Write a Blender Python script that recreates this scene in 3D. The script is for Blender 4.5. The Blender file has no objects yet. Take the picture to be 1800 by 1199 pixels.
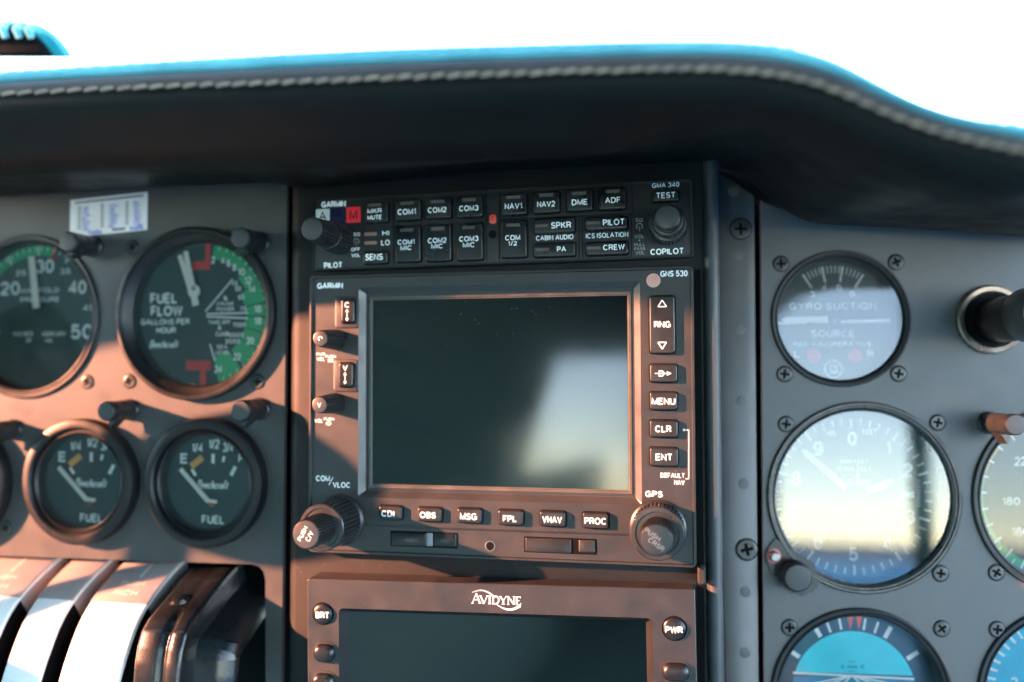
import bpy, math, random
from mathutils import Matrix, Vector
random.seed(7)
SC = bpy.context.scene
COL = SC.collection
R = math.radians
# ------------------------------------------------------------------ camera, sky, sun, exposure
FPX, CX, CY = 1500.0, 900.0, 599.5            # focal length and centre in the photo's pixels (1800 wide)
cam_d = bpy.data.cameras.new('camera'); cam = bpy.data.objects.new('camera', cam_d); COL.objects.link(cam)
cam_d.sensor_width = 36.0; cam_d.lens = 36.0 * FPX / 1800.0
cam_d.clip_start = 0.005; cam_d.clip_end = 3000
cam.rotation_euler = (R(90), 0, 0)
cam_d.dof.use_dof = True; cam_d.dof.focus_distance = 0.332; cam_d.dof.aperture_fstop = 3.4
SC.camera = cam
SUN_TO = Vector((-2.347, -0.571, 0.62)).normalized()      # direction from the panel to the sun
w = bpy.data.worlds.new('World'); SC.world = w; w.use_nodes = True
nt = w.node_tree
sky = nt.nodes.new('ShaderNodeTexSky'); sky.sky_type = 'NISHITA'; sky.sun_disc = False
TILT = R(7)                                               # the aircraft stands nose down: horizon is tilted in panel space
SKY_M = Matrix.Rotation(-TILT, 3, 'X')
_s = SKY_M @ SUN_TO
sky.sun_elevation = math.asin(_s.z); sky.sun_rotation = math.atan2(_s.x, _s.y)
tco = nt.nodes.new('ShaderNodeTexCoord'); mpg = nt.nodes.new('ShaderNodeMapping'); mpg.vector_type = 'POINT'
mpg.inputs['Rotation'].default_value = (-TILT, 0, 0)
nt.links.new(tco.outputs['Generated'], mpg.inputs['Vector']); nt.links.new(mpg.outputs['Vector'], sky.inputs['Vector'])
sky.air_density = 0.7; sky.dust_density = 0.0; sky.ozone_density = 2.5
bg = nt.nodes['Background']; bg.inputs['Strength'].default_value = 0.15
tnt = nt.nodes.new('ShaderNodeMix'); tnt.data_type = 'RGBA'; tnt.blend_type = 'MULTIPLY'; tnt.inputs['Factor'].default_value = 1.0
tnt.inputs['B'].default_value = (1.30, 1.00, 0.75, 1)         # a slightly hazy, less violet sky
nt.links.new(sky.outputs['Color'], tnt.inputs['A']); nt.links.new(tnt.outputs['Result'], bg.inputs['Color'])
sun_d = bpy.data.lights.new('sun', 'SUN'); sun = bpy.data.objects.new('sun', sun_d); COL.objects.link(sun)
sun_d.energy = 2.3; sun_d.angle = R(0.8); sun_d.color = (1.0, 0.37, 0.20)
sun.rotation_euler = SUN_TO.to_track_quat('Z', 'Y').to_euler()
SC.view_settings.view_transform = 'Standard'; SC.view_settings.look = 'None'
SC.view_settings.gamma = 1.0; SC.view_settings.use_curve_mapping = False
SC.view_settings.exposure = 4.2
SC.render.engine = 'CYCLES'
SC.cycles.use_denoising = True
SC.cycles.max_bounces = 10; SC.cycles.transparent_max_bounces = 12
SC.cycles.sample_clamp_indirect = 8.0; SC.cycles.caustics_reflective = False; SC.cycles.caustics_refractive = False

# ------------------------------------------------------------------ frames (millimetres)
class Frame:
    def __init__(s, O, U, V, N):
        s.O = Vector(O); s.U = Vector(U).normalized(); s.V = Vector(V).normalized(); s.N = Vector(N).normalized()
    def px(s, x, y, w=0.0):
        d = Vector(((x - CX) / FPX, 1.0, -(y - CY) / FPX))
        o = s.O + s.N * w
        t = o.dot(s.N) / d.dot(s.N)
        p = d * t - o
        return (p.dot(s.U), p.dot(s.V))
    def k(s, x, y, w=0.0):                    # millimetres per photo pixel on this plane
        a = s.px(x, y - 20, w); b = s.px(x, y + 20, w)
        return math.hypot(a[0] - b[0], a[1] - b[1]) / 40
    def box(s, x0, y0, x1, y1, w=0.0):
        xm, ym = (x0 + x1) / 2, (y0 + y1) / 2
        c = s.px(xm, ym, w); l = s.px(x0, ym, w); r = s.px(x1, ym, w); t = s.px(xm, y0, w); b = s.px(xm, y1, w)
        hw = abs(r[0] - l[0]) / 2; hh = abs(t[1] - b[1]) / 2
        return (c[0] - hw, c[1] - hh, c[0] + hw, c[1] + hh)
    def off(s, d):
        return Frame(s.O + s.N * d, s.U, s.V, s.N)
    def mat(s, o):
        M = Matrix((s.U, s.V, s.N)).transposed().to_4x4()
        M.translation = (s.O + s.U * o[0] + s.V * o[1] + s.N * o[2]) * 0.001
        return M
def euler_frame(a, b, c, T):
    ca, sa, cb, sb, cc, sc = math.cos(a), math.sin(a), math.cos(b), math.sin(b), math.cos(c), math.sin(c)
    M = Matrix(((ca, -sa, 0), (sa, ca, 0), (0, 0, 1))) @ Matrix(((1, 0, 0), (0, cb, -sb), (0, sb, cb))) @ Matrix(((cc, 0, sc), (0, 1, 0), (-sc, 0, cc)))
    return Frame(T, M.col[0], M.col[2], -M.col[1])
WF = Frame((0, 0, 0), (1, 0, 0), (0, 0, 1), (0, -1, 0))                       # world, w = -depth
SF = euler_frame(-0.19829, -0.033047, -0.009911, (-7.6, 343.957, -29.605))    # radio stack faces
LF = SF.off(-13.0)                                                            # left instrument panel
RF = euler_frame(-0.056693, -0.056719, -0.003902, (138.804, 360.923, 9.832)).off(-12.0)  # right instrument panel

# ------------------------------------------------------------------ mesh helpers
def rrect(b, r, inset=0.0, seg=5):
    u0, v0, u1, v1 = b[0] + inset, b[1] + inset, b[2] - inset, b[3] - inset
    r = max(0.01, min(r - inset * 0.6, (u1 - u0) / 2.001, (v1 - v0) / 2.001))
    out = []
    for cu, cv, a in ((u1 - r, v1 - r, 0), (u0 + r, v1 - r, 90), (u0 + r, v0 + r, 180), (u1 - r, v0 + r, 270)):
        for i in range(seg + 1):
            t = R(a + 90 * i / seg)
            out.append((cu + r * math.cos(t), cv + r * math.sin(t)))
    return out
def circ(c, r, n=48, a0=0.0):
    return [(c[0] + r * math.cos(a0 + 2 * math.pi * i / n), c[1] + r * math.sin(a0 + 2 * math.pi * i / n)) for i in range(n)]
_tcache = {}
def curve_fill(kind, key, make):
    if key in _tcache: return _tcache[key]
    cu = make(); o = bpy.data.objects.new('tmp', cu); COL.objects.link(o)
    dg = bpy.context.evaluated_depsgraph_get(); dg.update()
    me = bpy.data.meshes.new_from_object(o.evaluated_get(dg))
    res = ([tuple(v.co) for v in me.vertices], [tuple(p.vertices) for p in me.polygons])
    bpy.data.meshes.remove(me); bpy.data.objects.remove(o); bpy.data.curves.remove(cu)
    _tcache[key] = res
    return res
def _arc(cx, cy, rx, ry, a0, a1, n=8):
    return [(cx + rx * math.cos(R(a0 + (a1 - a0) * i / n)), cy + ry * math.sin(R(a0 + (a1 - a0) * i / n))) for i in range(n + 1)]
def _glyphs():
    G = {}
    def g(ch, wd, *st): G[ch] = (wd, st)
    g('A', .78, [(0, 0), (.39, 1), (.78, 0)], [(.13, .34), (.65, .34)])
    g('B', .62, [(0, 0), (0, 1), (.36, 1)] + _arc(.36, .76, .22, .24, 90, -90)[1:] + [(0, .52)], [(.36, .52)] + _arc(.36, .26, .26, .26, 90, -90)[1:] + [(0, 0)])
    g('C', .76, _arc(.39, .5, .39, .5, 42, 318, 16))
    g('D', .70, [(0, 0), (0, 1), (.28, 1)] + _arc(.28, .5, .42, .5, 90, -90, 12)[1:] + [(0, 0)])
    g('E', .56, [(.56, 1), (0, 1), (0, 0), (.56, 0)], [(0, .52), (.50, .52)])
    g('F', .54, [(.54, 1), (0, 1), (0, 0)], [(0, .5), (.46, .5)])
    g('G', .80, _arc(.40, .5, .40, .5, 45, 340, 16) + [(.78, .46), (.46, .46)], [(.78, .40), (.78, 0)])
    g('H', .68, [(0, 0), (0, 1)], [(.68, 0), (.68, 1)], [(0, .52), (.68, .52)])
    g('I', .0, [(0, 0), (0, 1)])
    g('J', .48, [(.48, 1), (.48, .24)] + _arc(.24, .24, .24, .24, 0, -180)[1:])
    g('K', .66, [(0, 0), (0, 1)], [(.62, 1), (0, .38)], [(.24, .60), (.66, 0)])
    g('L', .52, [(0, 1), (0, 0), (.52, 0)])
    g('M', .80, [(0, 0), (0, 1), (.40, .08), (.80, 1), (.80, 0)])
    g('N', .68, [(0, 0), (0, 1), (.68, 0), (.68, 1)])
    g('O', .84, _arc(.42, .5, .42, .5, 0, 360, 20))
    g('P', .60, [(0, 0), (0, 1), (.34, 1)] + _arc(.34, .73, .26, .27, 90, -90)[1:] + [(0, .46)])
    g('Q', .84, _arc(.42, .5, .42, .5, 0, 360, 20), [(.52, .24), (.82, -.04)])
    g('R', .64, [(0, 0), (0, 1), (.36, 1)] + _arc(.36, .74, .26, .26, 90, -90)[1:] + [(0, .48)], [(.36, .48), (.52, .40), (.58, .22), (.62, 0)])
    g('S', .60, _arc(.31, .745, .27, .255, 22, 270, 12)[:-1] + [(.31, .505)] + _arc(.30, .255, .30, .255, 80, -160, 12))
    g('T', .66, [(0, 1), (.66, 1)], [(.33, 1), (.33, 0)])
    g('U', .66, [(0, 1), (0, .32)] + _arc(.33, .32, .33, .32, 180, 360, 10)[1:] + [(.66, 1)])
    g('V', .74, [(0, 1), (.37, 0), (.74, 1)])
    g('W', 1.02, [(0, 1), (.25, 0), (.51, .94), (.77, 0), (1.02, 1)])
    g('X', .70, [(0, 0), (.70, 1)], [(0, 1), (.70, 0)])
    g('Y', .72, [(0, 1), (.36, .44), (.72, 1)], [(.36, .44), (.36, 0)])
    g('Z', .62, [(0, 1), (.62, 1), (0, 0), (.62, 0)])
    g('0', .60, _arc(.30, .5, .30, .5, 0, 360, 18))
    g('1', .26, [(0, .76), (.20, .86), (.26, 1), (.26, 0)])
    g('2', .58, _arc(.29, .70, .28, .30, 170, -30, 10) + [(.06, .12), (0, 0), (.58, 0)])
    g('3', .58, _arc(.28, .75, .25, .25, 160, -80, 9), _arc(.28, .26, .30, .27, 80, -160, 10))
    g('4', .62, [(.46, 0), (.46, 1), (0, .28), (.62, .28)])
    g('5', .58, [(.52, 1), (.10, 1), (.04, .50)] + _arc(.28, .32, .30, .32, 130, -155, 11))
    g('6', .58, [(.52, .86)] + _arc(.30, .62, .30, .38, 60, 180, 7) + [(0, .34)] + _arc(.29, .31, .29, .31, 180, 520, 14)[1:])
    g('7', .56, [(0, 1), (.56, 1), (.34, .52), (.20, 0)])
    g('8', .58, _arc(.29, .75, .25, .25, 0, 360, 14), _arc(.29, .26, .29, .26, 0, 360, 14))
    g('9', .58, [(.05, .14)] + _arc(.28, .38, .30, .38, 240, 360, 7) + [(.58, .66)] + _arc(.29, .69, .29, .31, 0, 340, 14)[1:])
    g('/', .34, [(0, -.05), (.34, 1.05)])
    g('%', .80, _arc(.16, .78, .16, .2, 0, 360, 10), _arc(.64, .22, .16, .2, 0, 360, 10), [(.12, 0), (.68, 1)])
    g('&', .70, [(.70, 0), (.16, .70)] + _arc(.32, .82, .17, .18, 210, -30, 8) + [(.02, .32)] + _arc(.26, .24, .25, .24, 170, 350, 8))
    g('=', .56, [(0, .62), (.56, .62)], [(0, .36), (.56, .36)])
    g(',', .02, [(.06, .06), (0, -.16)])
    g('-', .3, [(0, .45), (.3, .45)])
    for ch, wd, st in (('e', .44, [[(.02, .30), (.44, .30)] + _arc(.23, .30, .21, .27, 0, 300, 10)[1:]]), ('c', .40, [_arc(.22, .29, .21, .28, 50, 310, 9)]), ('h', .40, [[(0, 0), (0, 1)], [(0, .36)] + _arc(.20, .36, .20, .2, 180, 0, 6)[1:] + [(.40, 0)]]),
                       ('r', .24, [[(0, 0), (0, .56)], [(0, .36), (.1, .52), (.24, .55)]]), ('a', .40, [_arc(.20, .28, .20, .27, 0, 360, 10), [(.40, .56), (.40, 0)]]), ('f', .28, [[(.28, .97), (.16, 1), (.10, .86), (.10, 0)], [(0, .56), (.26, .56)]]), ('t', .26, [[(.10, .82), (.10, .08), (.26, .02)], [(0, .56), (.26, .56)]])):
        g(ch, wd, *st)
    return G
GLYPH = _glyphs()
def ribbon(pts, th):
    """mitred strip along a polyline: left and right edge points"""
    closed = len(pts) > 3 and math.hypot(pts[0][0] - pts[-1][0], pts[0][1] - pts[-1][1]) < 1e-6
    if closed: pts = pts[:-1]
    n = len(pts); L = []; Rr = []
    def nrm(a, b):
        dx, dy = b[0] - a[0], b[1] - a[1]; l = math.hypot(dx, dy) or 1e-9
        return (-dy / l, dx / l)
    for i, p in enumerate(pts):
        a = pts[i - 1] if (i or closed) else None; b = pts[(i + 1) % n] if (i < n - 1 or closed) else None
        n0 = nrm(a, p) if a else nrm(p, b); n1 = nrm(p, b) if b else n0
        mx, my = n0[0] + n1[0], n0[1] + n1[1]; l = math.hypot(mx, my)
        if l < .35: mx, my, s = n1[0], n1[1], 1.0
        else:
            mx /= l; my /= l; s = min(1.9, 1 / max(.2, mx * n0[0] + my * n0[1]))
        h = th / 2 * s
        L.append((p[0] + mx * h, p[1] + my * h)); Rr.append((p[0] - mx * h, p[1] - my * h))
    fs = [(2 * i, 2 * i + 1, 2 * ((i + 1) % n) + 1, 2 * ((i + 1) % n)) for i in range(n if closed else n - 1)]
    vs = [q for pr in zip(L, Rr) for q in pr]
    return vs, fs
def fill_shape(loops):
    def make():
        cu = bpy.data.curves.new('c', 'CURVE'); cu.dimensions = '2D'; cu.fill_mode = 'BOTH'
        for lp in loops:
            sp = cu.splines.new('POLY'); sp.points.add(len(lp) - 1); sp.use_cyclic_u = True
            for p, q in zip(sp.points, lp): p.co = (q[0], q[1], 0, 1)
        return cu
    return curve_fill('c', ('c', tuple(tuple(l) for l in loops)), make)

class MB:
    def __init__(s): s.v = []; s.f = []
    def add(s, vs, fs):
        n = len(s.v); s.v += [tuple(p) for p in vs]; s.f += [tuple(i + n for i in f) for f in fs]; return s
    def loft(s, loops, cap0=False, cap1=True, closed=True):
        n = len(loops[0]); b = len(s.v)
        for l in loops: s.v += [tuple(p) for p in l]
        m = n if closed else n - 1
        for i in range(len(loops) - 1):
            for j in range(m):
                k = (j + 1) % n
                s.f.append((b + i * n + j, b + i * n + k, b + (i + 1) * n + k, b + (i + 1) * n + j))
        if cap0: s.f.append(tuple(b + j for j in reversed(range(n))))
        if cap1: s.f.append(tuple(b + (len(loops) - 1) * n + j for j in range(n)))
        return s
    def pad(s, b, r, levels, cap0=False, seg=5):              # rounded block: levels = [(inset, w)...]
        return s.loft([[(u, v, w) for u, v in rrect(b, r, i, seg)] for i, w in levels], cap0=cap0)
    def poly(s, pts, levels):                                 # convex-ish outline raised straight
        return s.loft([[(u, v, w) for u, v in pts] for w in levels])
    def box(s, u0, v0, u1, v1, w0, w1):
        return s.loft([[(u0, v0, w), (u1, v0, w), (u1, v1, w), (u0, v1, w)] for w in (w0, w1)], cap0=True)
    def lathe(s, c, prof, n=48, cap=True, ridge=None, cap0=False):
        loops = []
        for i, (r, w) in enumerate(prof):
            lp = []
            for j in range(n):
                a = 2 * math.pi * j / n; rr = r
                if ridge and i in ridge[2]:
                    ph = (j * ridge[0] / n) % 1.0
                    rr = r * (1 - ridge[1] * (0 if ph < 0.5 else 1))
                lp.append((c[0] + rr * math.cos(a), c[1] + rr * math.sin(a), w))
            loops.append(lp)
        return s.loft(loops, cap0=cap0, cap1=cap)
    def disc(s, c, r, w, n=64): 
        return s.add([(u, v, w) for u, v in circ(c, r, n)], [tuple(range(n))])
    def bar(s, p, q, width, w, h=0.0, taper=1.0):             # flat bar from p to q
        dx, dy = q[0] - p[0], q[1] - p[1]; L = math.hypot(dx, dy) or 1; nx, ny = -dy / L * width / 2, dx / L * width / 2
        t = taper
        pts = [(p[0] + nx, p[1] + ny), (p[0] - nx, p[1] - ny), (q[0] - nx * t, q[1] - ny * t), (q[0] + nx * t, q[1] + ny * t)]
        if h: return s.poly(pts, [w, w + h])
        return s.add([(a, b, w) for a, b in pts], [(0, 1, 2, 3)])
    def arc(s, c, r0, r1, a0, a1, w, n=24):                   # flat ring sector, degrees clockwise from up
        vs = []; fs = []
        for i in range(n + 1):
            a = R(a0 + (a1 - a0) * i / n); sa, ca = math.sin(a), math.cos(a)
            vs += [(c[0] + r0 * sa, c[1] + r0 * ca, w), (c[0] + r1 * sa, c[1] + r1 * ca, w)]
        for i in range(n): fs.append((2 * i, 2 * i + 2, 2 * i + 3, 2 * i + 1))
        return s.add(vs, fs)
    def tri(s, pts, w): return s.add([(a, b, w) for a, b in pts], [tuple(range(len(pts)))])
    def text(s, body, b, w, bold=0.012, italic=0.0, rot=0.0, spacing=1.0, fmap=None):   # stroke lettering fitted to a box
        W, H = b[2] - b[0], b[3] - b[1]; th = H * (.155 + bold * 1.6)
        x = 0.0; st = []
        for ch in body:
            if ch == ' ': x += .42; continue
            wd, ss = GLYPH[ch]
            for q in ss: st.append([(x + p[0], p[1]) for p in q])
            x += wd + .30 * spacing
        x -= .30 * spacing
        sx = (W - th) / max(x, .01); sy = H - th; th = min(th, max(sx, .3 * H) * .30)
        if x < .02: sx = 1
        cu, cv = (b[0] + b[2]) / 2, (b[1] + b[3]) / 2; cr, sr = math.cos(rot), math.sin(rot)
        for k_, q in enumerate(st):
            vs, fs = ribbon([((p[0] - x / 2) * sx, (p[1] - .5) * sy) for p in q], th)
            out = []
            for a, h in vs:
                a += italic * h
                z = (cu + a * cr - h * sr, cv + a * sr + h * cr)
                if fmap: out.append(fmap(*z))
                else: out.append((z[0], z[1], w + .004 * (k_ % 3)))
            s.add(out, fs)
        return s
    def sheet(s, loops, w):                                   # flat filled outline with holes
        vs, fs = fill_shape(loops)
        return s.add([(p[0], p[1], w) for p in vs], fs)
    def walls(s, loop, w0, w1):
        n = len(loop)
        return s.add([(u, v, w0) for u, v in loop] + [(u, v, w1) for u, v in loop], [(j, (j + 1) % n, n + (j + 1) % n, n + j) for j in range(n)])
    def tube(s, pts, rad, n=10, caps=True):
        loops = []
        for i, p in enumerate(pts):
            p = Vector(p); a = Vector(pts[max(i - 1, 0)]); b = Vector(pts[min(i + 1, len(pts) - 1)])
            t = (b - a).normalized(); x = t.orthogonal().normalized() if abs(t.z) < 0.9 else Vector((1, 0, 0))
            x = (Vector((0, 0, 1)).cross(t) if abs(t.z) < 0.9 else Vector((1, 0, 0))); x = (x - t * x.dot(t)).normalized(); y = t.cross(x)
            rr = rad[i] if isinstance(rad, (list, tuple)) else rad
            loops.append([tuple(p + (x * math.cos(2 * math.pi * j / n) + y * math.sin(2 * math.pi * j / n)) * rr) for j in range(n)])
        return s.loft(loops, cap0=caps, cap1=caps)
    def mesh(s, name, m, o=(0, 0, 0), smooth=35):
        me = bpy.data.meshes.new(name)
        me.from_pydata([((p[0] - o[0]) * .001, (p[1] - o[1]) * .001, (p[2] - o[2]) * .001) for p in s.v], [], s.f)
        me.materials.append(m); me.update()
        if smooth:
            me.polygons.foreach_set('use_smooth', [True] * len(me.polygons))
            me.set_sharp_from_angle(angle=R(smooth))
        return me
def tag(o, label=None, cat=None, group=None, kind=None):
    if label: o['label'] = label
    if cat: o['category'] = cat
    if group: o['group'] = group
    if kind: o['kind'] = kind
    return o
class T:                                                       # a thing: an Empty at its base in a frame, parts are children
    def __init__(s, name, label, cat, frame, o, group=None):
        s.F = frame; s.o = o if len(o) == 3 else (o[0], o[1], 0.0)
        s.e = bpy.data.objects.new(name, None); s.e.empty_display_size = 0.005; COL.objects.link(s.e)
        s.e.matrix_world = frame.mat(s.o); tag(s.e, label, cat, group)
    def part(s, name, mb, m, parent=None, smooth=35, label=None):
        ob = bpy.data.objects.new(name, mb.mesh(name, m, s.o, smooth)); COL.objects.link(ob)
        ob.parent = parent or s.e
        if label: ob['label'] = label
        return ob
def solo(name, mb, m, frame, label, cat, o=None, group=None, kind=None, smooth=35):
    if o is None:
        n = len(mb.v); o = (sum(p[0] for p in mb.v) / n, sum(p[1] for p in mb.v) / n, min(p[2] for p in mb.v))
    ob = bpy.data.objects.new(name, mb.mesh(name, m, o, smooth)); COL.objects.link(ob)
    ob.matrix_world = frame.mat(o); return tag(ob, label, cat, group, kind)
def dup(t, frame, o, label, rot=0.0):                          # copy of a thing with its parts and sub-parts
    e = t.e.copy(); COL.objects.link(e); e.matrix_world = frame.mat(o) @ Matrix.Rotation(rot, 4, 'Z'); e['label'] = label
    for ch in list(t.e.children):
        c = ch.copy(); COL.objects.link(c); c.parent = e
        for g in list(ch.children):
            d = g.copy(); COL.objects.link(d); d.parent = c
    return e

# ------------------------------------------------------------------ materials
ALB = 0.5
def mat(name, col, rough=0.5, metal=0.0, var=0.12, bump=0.0, scale=900.0, spec=0.5, coat=0.0, dust=0.0, rvar=0.08):
    if max(col) < .2 and name not in ('red_photocell',): col = tuple(c * ALB for c in col)
    m = bpy.data.materials.new(name); m.use_nodes = True; n = m.node_tree; b = n.nodes['Principled BSDF']
    tc = n.nodes.new('ShaderNodeTexCoord')
    no = n.nodes.new('ShaderNodeTexNoise'); no.inputs['Scale'].default_value = scale * 0.12; no.inputs['Detail'].default_value = 6
    n.links.new(tc.outputs['Object'], no.inputs['Vector'])
    mr = n.nodes.new('ShaderNodeMapRange'); mr.inputs['From Min'].default_value = 0.3; mr.inputs['From Max'].default_value = 0.7
    mr.inputs['To Min'].default_value = 1 - var; mr.inputs['To Max'].default_value = 1 + var
    n.links.new(no.outputs['Fac'], mr.inputs['Value'])
    mx = n.nodes.new('ShaderNodeMix'); mx.data_type = 'RGBA'; mx.blend_type = 'MULTIPLY'; mx.inputs['Factor'].default_value = 1.0
    mx.inputs['A'].default_value = (*col, 1); n.links.new(mr.outputs['Result'], mx.inputs['B'])
    colout = mx.outputs['Result']
    if dust:
        vo = n.nodes.new('ShaderNodeTexVoronoi'); vo.inputs['Scale'].default_value = 330.0; vo.inputs['Randomness'].default_value = 1.0
        n.links.new(tc.outputs['Object'], vo.inputs['Vector'])
        lt = n.nodes.new('ShaderNodeMath'); lt.operation = 'LESS_THAN'; lt.inputs[1].default_value = 0.055
        n.links.new(vo.outputs['Distance'], lt.inputs[0])
        wn = n.nodes.new('ShaderNodeTexNoise'); wn.inputs['Scale'].default_value = 160.0
        n.links.new(tc.outputs['Object'], wn.inputs['Vector'])
        gt = n.nodes.new('ShaderNodeMath'); gt.operation = 'GREATER_THAN'; gt.inputs[1].default_value = 0.52
        n.links.new(wn.outputs['Fac'], gt.inputs[0])
        mu = n.nodes.new('ShaderNodeMath'); mu.operation = 'MULTIPLY'; n.links.new(lt.outputs[0], mu.inputs[0]); n.links.new(gt.outputs[0], mu.inputs[1])
        m2 = n.nodes.new('ShaderNodeMath'); m2.operation = 'MULTIPLY'; m2.inputs[1].default_value = dust; n.links.new(mu.outputs[0], m2.inputs[0])
        md = n.nodes.new('ShaderNodeMix'); md.data_type = 'RGBA'; n.links.new(m2.outputs[0], md.inputs['Factor'])
        n.links.new(colout, md.inputs['A']); md.inputs['B'].default_value = (0.35, 0.34, 0.32, 1); colout = md.outputs['Result']
    n.links.new(colout, b.inputs['Base Color'])
    rr = n.nodes.new('ShaderNodeMapRange'); rr.inputs['From Min'].default_value = 0.3; rr.inputs['From Max'].default_value = 0.7
    rr.inputs['To Min'].default_value = max(0, rough - rvar); rr.inputs['To Max'].default_value = min(1, rough + rvar)
    n.links.new(no.outputs['Fac'], rr.inputs['Value']); n.links.new(rr.outputs['Result'], b.inputs['Roughness'])
    b.inputs['Metallic'].default_value = metal; b.inputs['Specular IOR Level'].default_value = spec
    if coat: b.inputs['Coat Weight'].default_value = coat; b.inputs['Coat Roughness'].default_value = 0.04
    if bump:
        n2 = n.nodes.new('ShaderNodeTexNoise'); n2.inputs['Scale'].default_value = scale * 3; n2.inputs['Detail'].default_value = 3
        n.links.new(tc.outputs['Object'], n2.inputs['Vector'])
        bp = n.nodes.new('ShaderNodeBump'); bp.inputs['Strength'].default_value = bump; bp.inputs['Distance'].default_value = 0.0002
        n.links.new(n2.outputs['Fac'], bp.inputs['Height']); n.links.new(bp.outputs['Normal'], b.inputs['Normal'])
    return m
def glass_mat(name, ior=1.5, tint=(1, 1, 1), rough=0.02, film=0.0):
    m = bpy.data.materials.new(name); m.use_nodes = True; n = m.node_tree
    out = n.nodes['Material Output']; n.nodes.remove(n.nodes['Principled BSDF'])
    tr = n.nodes.new('ShaderNodeBsdfTransparent'); tr.inputs['Color'].default_value = (*tint, 1)
    gl = n.nodes.new('ShaderNodeBsdfGlossy'); gl.inputs['Roughness'].default_value = rough
    fr = n.nodes.new('ShaderNodeFresnel'); fr.inputs['IOR'].default_value = ior
    ms = n.nodes.new('ShaderNodeMixShader'); n.links.new(fr.outputs[0], ms.inputs[0]); n.links.new(tr.outputs[0], ms.inputs[1]); n.links.new(gl.outputs[0], ms.inputs[2])
    last = ms
    if film:                                                   # thin veil of dust on the glass
        df = n.nodes.new('ShaderNodeBsdfDiffuse'); df.inputs['Color'].default_value = (0.5, 0.5, 0.48, 1)
        tc = n.nodes.new('ShaderNodeTexCoord'); no = n.nodes.new('ShaderNodeTexNoise'); no.inputs['Scale'].default_value = 90; no.inputs['Detail'].default_value = 8
        n.links.new(tc.outputs['Object'], no.inputs['Vector'])
        mu = n.nodes.new('ShaderNodeMath'); mu.operation = 'MULTIPLY'; mu.inputs[1].default_value = film; n.links.new(no.outputs['Fac'], mu.inputs[0])
        m2 = n.nodes.new('ShaderNodeMixShader'); n.links.new(mu.outputs[0], m2.inputs[0]); n.links.new(ms.outputs[0], m2.inputs[1]); n.links.new(df.outputs[0], m2.inputs[2]); last = m2
    n.links.new(last.outputs[0], out.inputs['Surface'])
    return m
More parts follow.
